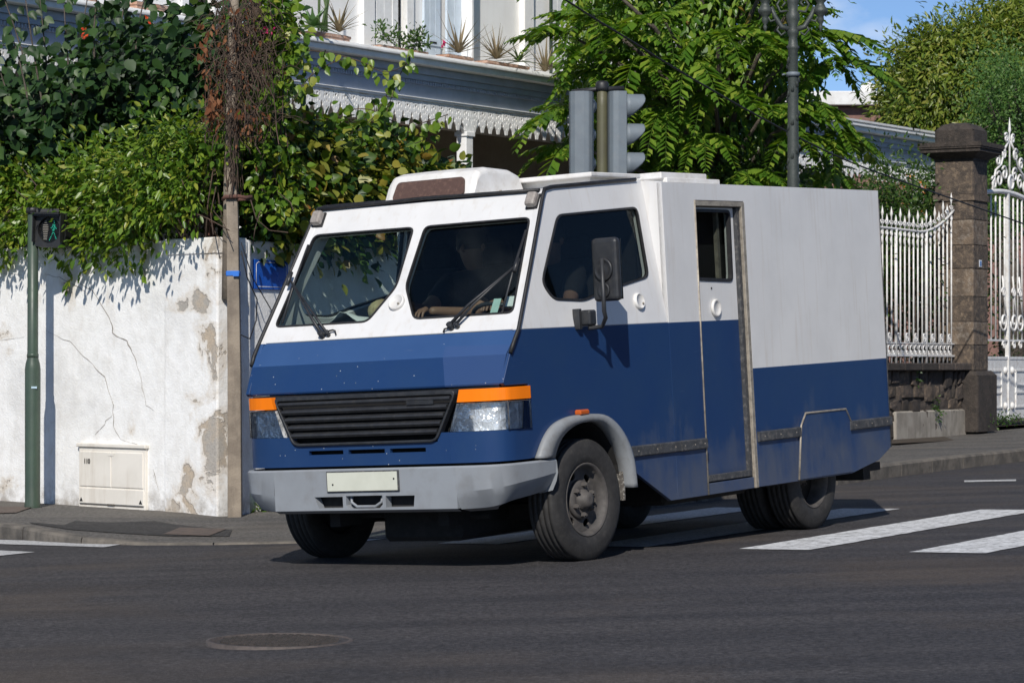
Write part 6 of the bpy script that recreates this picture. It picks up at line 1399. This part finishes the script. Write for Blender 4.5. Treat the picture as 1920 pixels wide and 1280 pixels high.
w4 = empty('kerb_weed', W2.P(GT + .6, FD + .1, zA), label='low weeds along the bottom of the white iron gate', cat='plant')
C = [W2.P(GT - .25 + random.uniform(0, 1.6), dA + .03 + random.uniform(0, .1), zA + .03 + abs(random.gauss(0, .03))) for _ in range(40)]; clumps(C, 8, .035, [Vector((0, -.5, .8))] * 40, (.03, .06), TINY, M['leaf_bush'], 'foliage', w4, droop=-.2)

# --- feathery tree with pinnate fronds
def frond_mesh(L, n, seed, sag):
    rs = np.random.default_rng(seed); q = MB(); path = [Vector((L * k / 10, 0, .10 * L * math.sin(k / 10 * 1.4) - sag * L * (k / 10) ** 2)) for k in range(11)]
    q.tube(path, [.007 - .0005 * k for k in range(11)], 4, caps=False)
    for i in range(1, n + 1):
        t = .12 + .88 * i / n; k = min(9, int(t * 10)); c = path[k].lerp(path[k + 1], t * 10 - k); ln = L * (.215 * math.sin(PI * (.15 + .80 * t)) + .06); wdt = ln * .25
        for s in (1, -1):
            ang = 1.15 - .35 * t + rs.normal(0, .08); d = Vector((math.cos(ang), s * math.sin(ang), -.42 + rs.normal(0, .2))).normalized(); w_ = Vector((-d.y * s, d.x * s, .0)).normalized() * s
            a = c; m = c + d * ln * .5; e = c + d * ln + Vector((0, 0, -.12 * ln))
            q.bm.faces.new([q.bm.verts.new(p) for p in (a, m + w_ * wdt + Vector((0, 0, .02 * ln)), e, m - w_ * wdt + Vector((0, 0, .02 * ln)))])
    return q.mesh('frond', M['leaf_tree'])
FRM = [frond_mesh(.74, 15, 1, .35), frond_mesh(.88, 17, 2, .55), frond_mesh(.64, 13, 3, .25), frond_mesh(.82, 16, 4, .75), frond_mesh(.56, 11, 5, .45), frond_mesh(.78, 15, 6, .95)]
ft = empty('feathery_tree', (2.55, 35.5, -1.0), label='large tree with long feathery pinnate fronds behind the van, in front of the house', cat='tree')
base = Vector((2.55, 35.5, -1.1)); q = MB(); q.tube([base, base + Vector((.1, 0, 1.8)), base + Vector((.0, .1, 3.2)), base + Vector((.15, 0, 4.6)), base + Vector((.1, 0, 6.4))], [.17, .14, .12, .09, .05], 10); to_local(q.build('trunk', M['bark']), ft)
# crown outline at the tree's own distance: (centre, radius) blobs
rs = np.random.default_rng(21); tips = []
def crown_pt(): 
    while True:
        p = np.array([rs.uniform(-2.3, 2.3), rs.uniform(-1.5, 1.5), rs.uniform(-2.7, 2.7)]); 
        e = (p[0] / 2.15) ** 2 + (p[1] / 1.5) ** 2 + (p[2] / 2.6) ** 2
        if .40 < e < 1.0 and p[1] < .6: return Vector(p)
CC = Vector((2.42, 35.3, 4.0))
fixed = [(1120, 130), (1080, 200), (1160, 165), (1240, 30), (1180, 60), (1345, 60), (1420, 90), (1560, 110), (1530, 190), (1565, 245), (1250, 200), (1320, 250), (1060, 60), (1110, 30), (1480, 20), (1530, 60), (1280, 320), (1400, 320), (1200, 110), (1290, 110), (1500, 250), (1075, 270), (1340, 160), (1440, 200)]
for u, v in fixed:
    e = 1 - ((u - 1320) / 330) ** 2; y = 35.3 - 1.35 * math.sqrt(max(.05, e)); tips.append(aty(u, v, y))
while len(tips) < 40:
    c = crown_pt()
    if c.z + CC.z > 1.2: tips.append(CC + c)
q = MB(); cnt = 0
for i, tip in enumerate(tips):
    start = base + Vector((.1, 0, max(1.5, min(5.6, (tip.z + 1.1) * .72)))); mid = start.lerp(tip, .55) + Vector((0, 0, .18)); q.tube([start, mid, tip], [.05, .03, .014], 6)
    out_ = (tip - CC); out_.z *= .5; out_ = out_.normalized() if out_.length > .01 else Vector((0, -1, 0)); nfr = 8 if i < 26 else 6
    for k in range(nfr):
        if cnt >= 298: break
        a = 2 * PI * k / nfr + random.uniform(-.3, .3); side = Vector((math.cos(a), math.sin(a), 0)); d = (side * .9 + out_ * .55 + Vector((0, -.25, random.uniform(-.25, .30)))).normalized()
        o = link('frond', FRM[random.randrange(6)]); z_ = Vector((0, 0, 1)); yv_ = z_.cross(d).normalized(); zz_ = d.cross(yv_); o.matrix_world = Matrix.Translation(tip) @ Matrix((d, yv_, zz_)).transposed().to_4x4() @ Matrix.Diagonal((random.uniform(.65, 1.2),) * 3 + (1,)); mw = o.matrix_world.copy(); o.parent = ft; o.matrix_parent_inverse = Matrix.Translation(ft.location).inverted(); o.matrix_basis = mw; cnt += 1
to_local(q.build('branches', M['bark'], None), ft)
# dense inner leaflets
P_, A_ = [], []
for _ in range(17000):
    while True:
        p = RNG.uniform(-1, 1, 3)
        if (p ** 2).sum() < 1: break
    c = CC + Vector((p[0] * 1.75 - .15, .35 + p[1] * .9, p[2] * 2.6 - .15))
    if c.z < .9 or (c.x > 3.6 and c.z < 3.3): continue
    P_.append(c); A_.append(Vector((RNG.normal(0, .6), RNG.normal(-.2, .5), -.8)))
leaves('inner_leaflets', P_, A_, [Vector((RNG.normal(0, .5), -.6, .6)) for _ in P_], RNG.uniform(.10, .17, len(P_)), LANCE if 0 else OVAL, M['leaf_tree'], ft)

# --- mango tree, fine-leaved tree, flowering bush
def tree(name, label, base, tips_fn, n, per, rad_, size, tpl, m, droop, trunk_r, cz, jit=.5):
    r = empty(name, base, label=label, cat='tree'); C, O = [], []
    for _ in range(n): c, o_ = tips_fn(); C.append(c); O.append(o_)
    clumps(C, per, rad_, O, size, tpl, m, 'crown', r, droop=droop, jit=jit, face=1.3)
    q = MB(); b = Vector(base); top = Vector(cz); q.tube([b, b.lerp(top, .4) + Vector((.1, 0, 0)), top], [trunk_r, trunk_r * .75, trunk_r * .4], 10); to_local(q.build('trunk', M['bark']), r)
    q = MB()
    for c in C[::9]: s = b.lerp(top, random.uniform(.45, .95)); q.tube([s, s.lerp(Vector(c), .5) + Vector((0, 0, .25)), c], [trunk_r * .3, trunk_r * .2, .012], 5, caps=False)
    to_local(q.build('branches', M['bark'], None), r); return r
MY = 54.; lobes = []
for u, v, rpx in ((1712, 135, 58), (1768, 98, 52), (1845, 78, 64), (1912, 78, 82), (1708, 215, 58), (1780, 160, 95), (1870, 150, 110), (1672, 178, 24), (1960, 100, 120), (1730, 230, 60), (2040, 120, 140)):
    lobes.append((aty(u, v, MY + random.uniform(-1, 1)), rpx / FPX * MY))
def mango_tip():
    c, r = random.choices(lobes, [l[1] ** 2 for l in lobes])[0]
    while True:
        d = Vector(RNG.normal(0, 1, 3)).normalized()
        if d.y < .35: break
    k = random.uniform(.72, 1.02) if random.random() < .8 else random.uniform(.2, .7); return c + d * r * k, (d + Vector((0, -.2, .3))).normalized()
tree('mango_tree', 'broad sunlit yellow-green mango tree filling the sky at upper right', (9.8, MY + .5, -.8), mango_tip, 2900, 24, .17, (.10, .19), LANCE, M['leaf_mango'], .55, .3, aty(1850, 120, MY + .5))
FY = 46.
def fine_tip():
    u, v = random.gauss(1865, 55), random.uniform(110, 420)
    lim = 1975 - (v - 60) * .72
    if u < min(1830, lim) + 20: u = random.uniform(max(1780, min(1830, lim)), 1990)
    return aty(u, v, FY + random.uniform(-1., 1.2)), Vector((-.3, -.6, .5))
tree('fine_leaved_tree', 'soft fine-leaved tree drooping behind the crest of the iron gate', (9.0, FY + .4, -.8), fine_tip, 420, 42, .20, (.045, .085), TINY, M['leaf_fine'], .2, .1, aty(1900, 150, FY + .4), .7)

bb = empty('flowering_bush', W2.P(tA - 1.5, FD - .9, -.8), label='small-leaved flowering bush with orange and lilac blossom behind the white railing', cat='bush')
C = []
def bush_ok(u, v):
    top = 335 + 18 * math.sin(u * .06) if u > 1640 else 352
    for pu, pv in ((1710, 250), (1655, 262), (1600, 320)): top = min(top, pv + abs(u - pu) * 9)
    return v > top
while len(C) < 560:
    u, v = random.uniform(1565, 1790), random.uniform(240, 560)
    if bush_ok(u, v): C.append(aty(u, v, (41.9 if u > 1735 else 40.9) + random.uniform(-.6, 1.2) + (1785 - u) * -.012))
clumps(C, 30, .13, [Vector((-.2, -.7, .5))] * len(C), (.05, .09), OVAL, M['leaf_bush'], 'foliage', bb, droop=.1, jit=.7)
q = MB()
for _ in range(50):
    c = random.choice(C); b = Vector((c.x + random.uniform(-.3, .3), c.y + .2, -.7)); q.tube([b, b.lerp(c, .6) + Vector((random.uniform(-.1, .1), 0, 0)), c], [.014, .010, .005], 4)
to_local(q.build('stems', M['twig'], None, kind='stuff'), bb)
P_ = []
for _ in range(60):
    c = random.choice(C); 
    for __ in range(9): P_.append(Vector(c) + Vector((random.gauss(0, .035), -.12 + random.gauss(0, .03), random.gauss(0, .035))))
leaves('blossom', P_, rnd3(len(P_)), [(-.2, -1, .4)] * len(P_), RNG.uniform(.03, .055, len(P_)), TINY, M['flower_orange'], bb)
b2 = empty('gate_shrub', W2.P(GT + 1.2, FD - 1.2, -.8), label='dark leafy shrub seen through the bars of the iron gate', cat='bush')
C = [W2.P(GT + random.uniform(-.3, 4), FD - random.uniform(.5, 2.6), random.uniform(-.5, 2.6)) for _ in range(330)]; clumps(C, 30, .16, [Vector((-.2, -.6, .5))] * len(C), (.05, .10), OVAL, M['leaf_bush'], 'foliage', b2, droop=.2, jit=.7)
C = [W2.P(random.uniform(11.2, tA - 3.0), random.uniform(-2.4, -.7), random.uniform(-.5, 2.2)) for _ in range(200)]
b3 = empty('garden_shrub', W2.P(12, -1.5, -.8), label='low leafy shrubs under the feathery tree just above the van roof', cat='bush')
C += [aty(random.uniform(1340, 1500), random.uniform(300, 350), random.uniform(34.3, 35.2)) for _ in range(60)]; clumps(C, 24, .16, [Vector((-.2, -.6, .5))] * len(C), (.06, .11), OVAL, M['leaf_bush'], 'foliage', b3, droop=.2, jit=.7)

# --- pot plants on the balcony ledge
LZ = 3.768
def planter(t0, t1, label, d=.10, m=None, h=.13):
    h *= .62; d = .0
    o = empty('planter', HS.P((t0 + t1) / 2, d, LZ), label=label, cat='planter'); q = MB(); HS.box(q, t0, t1, d - .11, d + .11, LZ, LZ + h); to_local(q.build('trough', m or M['terracotta'], None, bevel=.01), o)
    q = MB(); HS.box(q, t0 - .012, t1 + .012, d - .122, d + .122, LZ + h - .03, LZ + h + .004); to_local(q.build('rim', m or M['terracotta'], None, bevel=.006), o); q = MB(); HS.box(q, t0 + .015, t1 - .015, d - .095, d + .095, LZ + h - .02, LZ + h + .012); to_local(q.build('soil', M['soil']), o); return o
def blade_mesh(L, w_, bend, m, name='leaf'):
    q = MB(); n = 6; rows = []
    for k in range(n + 1):
        t = k / n; wd2 = w_ * (1 - t) ** .75 * (.75 + .5 * math.sin(PI * min(1, t * 1.6))) + .001; x = L * (t - .15 * bend * t * t); z = L * (-bend * t * t * .6); rows.append([(x, -wd2, z + wd2 * .5), (x, 0, z), (x, wd2, z + wd2 * .5)])
    q.loft(rows, smooth=True); return q.mesh(name, m)
def rosette(name, label, cat, c, n, meshes, up=(.2, 1.0), seed=0):
    r = random.Random(seed); root = empty(name, c, label=label, cat=cat)
    for i in range(n):
        a = i * 2.39996 + r.uniform(-.2, .2); e = up[0] + (up[1] - up[0]) * (i / n) + r.uniform(-.08, .08); d = Vector((math.cos(a) * math.cos(e), math.sin(a) * math.cos(e), math.sin(e))); y_ = Vector((0, 0, 1)).cross(d).normalized(); z_ = d.cross(y_)
        o = link('leaf', meshes[i % len(meshes)], root); o.matrix_basis = Matrix.Translation((0, 0, .0)) @ Matrix((d, y_, z_)).transposed().to_4x4() @ Matrix.Diagonal((r.uniform(.75, 1.1),) * 3 + (1,))
    return root
ag = [blade_mesh(.36, .055, .3, M['leaf_agave']), blade_mesh(.30, .05, .05, M['leaf_agave'])]
dry = [blade_mesh(.48, .018, .15, M['leaf_aloe_dry']), blade_mesh(.40, .016, .5, M['leaf_aloe_dry']), blade_mesh(.55, .015, -.1, M['leaf_aloe_dry'])]
grn = [blade_mesh(.50, .016, .35, M['leaf_aloe_green']), blade_mesh(.42, .015, .7, M['leaf_aloe_green'])]
tl = lambda u: HS.px(u, 80, .10)[0]
planter(tl(585), tl(655), 'terracotta trough below the green agave on the balcony ledge'); planter(tl(500), tl(556), 'terracotta trough at the pole end of the balcony ledge'); planter(tl(712), tl(800), 'terracotta trough with window flowers on the balcony ledge', h=.07); planter(tl(840), tl(885), 'terracotta trough holding the dry aloe with a pink flower', h=.10); planter(tl(912), tl(990), 'terracotta trough holding a dry and a green aloe side by side', h=.10)
planter(tl(255), tl(320), 'terracotta trough on the ledge left of the pole with a dry aloe', h=.15); planter(tl(120), tl(180), 'terracotta trough at the far left of the balcony ledge', h=.13)
rosette('agave', 'green agave rosette leaning over the edge of the balcony ledge', 'agave', HS.P(tl(572), .22, LZ + .10), 18, ag, (-.15, 1.25), 1)
rosette('dry_aloe', 'dry brown aloe tuft right of the green agave', 'aloe', HS.P(tl(636), .1, LZ + .12), 22, dry[:2], (.35, 1.3), 2)
rosette('dry_aloe', 'dry brown aloe next to the pink flower below the blue shutters', 'aloe', HS.P(tl(860), .1, LZ + .10), 26, dry, (.3, 1.35), 3)
rosette('dry_aloe', 'large dry brown aloe left of the green aloe on the ledge', 'aloe', HS.P(tl(930), .1, LZ + .10), 30, dry, (.25, 1.35), 4)
rosette('green_aloe', 'spiky green aloe at the right end of the shared trough', 'aloe', HS.P(tl(968), .14, LZ + .10), 22, grn, (.0, 1.2), 5)
rosette('dry_aloe', 'dry brown aloe half hidden by the feathery tree at the ledge end', 'aloe', HS.P(tl(1022), .1, LZ + .04), 24, dry, (.3, 1.35), 6)
rosette('dry_aloe', 'dry pale aloe on the ledge left of the utility pole', 'aloe', HS.P(tl(288), .1, LZ + .14), 24, dry, (.2, 1.3), 7)
cs = empty('cactus', HS.P(tl(607), .08, LZ + .1), label='tall thin green cactus stems standing behind the agave against the house wall', cat='cactus')
for i, (du, top) in enumerate(((590, -60), (612, -40), (618, -90), (602, -30))):
    b_ = HS.P(tl(600 + i * 5), .08, LZ + .1); p = HS.px(du, top, .05); q = MB(); q.tube([b_, b_.lerp(HS.P(p[0], .05, p[1]), .5) + Vector((.03, 0, 0)), HS.P(p[0], .05, p[1])], [.016, .018, .014], 6); to_local(q.build('stem', M['leaf_aloe_green']), cs)
wf = empty('window_flowers', HS.P(tl(755), .08, LZ + .07), label='leafy green pot plants with small flowers under the narrow upstairs window', cat='plant')
C = [HS.P(tl(random.choice([random.gauss(715, 7), random.gauss(757, 12), random.gauss(785, 6)])), .1 + random.gauss(0, .05), LZ + .10 + abs(random.gauss(0, .10))) for _ in range(40)]; clumps(C, 12, .045, [Vector((0, -.6, .5))] * 40, (.04, .08), OVAL, M['leaf_bush'], 'foliage', wf, droop=.0)
q = MB()
for u0, u1, v1 in ((735, 722, 62), (740, 748, 58), (775, 788, 70), (760, 765, 75)): p = HS.px(u1, v1, .1); q.tube([HS.P(tl(u0), .1, LZ + .08), HS.P(p[0], .1, p[1])], .004, 4)
to_local(q.build('stems', M['twig']), wf)
C = [HS.P(HS.px(u, v, .1)[0], .12, HS.px(u, v, .1)[1]) for u, v in ((748, 60), (786, 78), (722, 66), (764, 76))]; clumps(C, 8, .03, [Vector((0, -.6, .5))] * 4, (.03, .05), OVAL, M['leaf_bush'], 'shoot_tips', wf)
pf = HS.px(831, 82, .2); fl_ = empty('pink_flower', HS.P(pf[0], .2, pf[1]), label='single deep pink flower beside the dry aloe on the ledge', cat='flower')
P_ = [HS.P(pf[0] + random.gauss(0, .012), .2, pf[1] + random.gauss(0, .012)) for _ in range(16)]; leaves('petals', P_, rnd3(16), [(-.2, -1, .3)] * 16, RNG.uniform(.03, .055, 16), TINY, M['flower_pink'], fl_)
q = MB(); q.tube([HS.P(pf[0], .2, pf[1]), HS.P(pf[0] + .1, .12, LZ + .1)], .004, 4); to_local(q.build('stalk', M['leaf_aloe_green']), fl_)
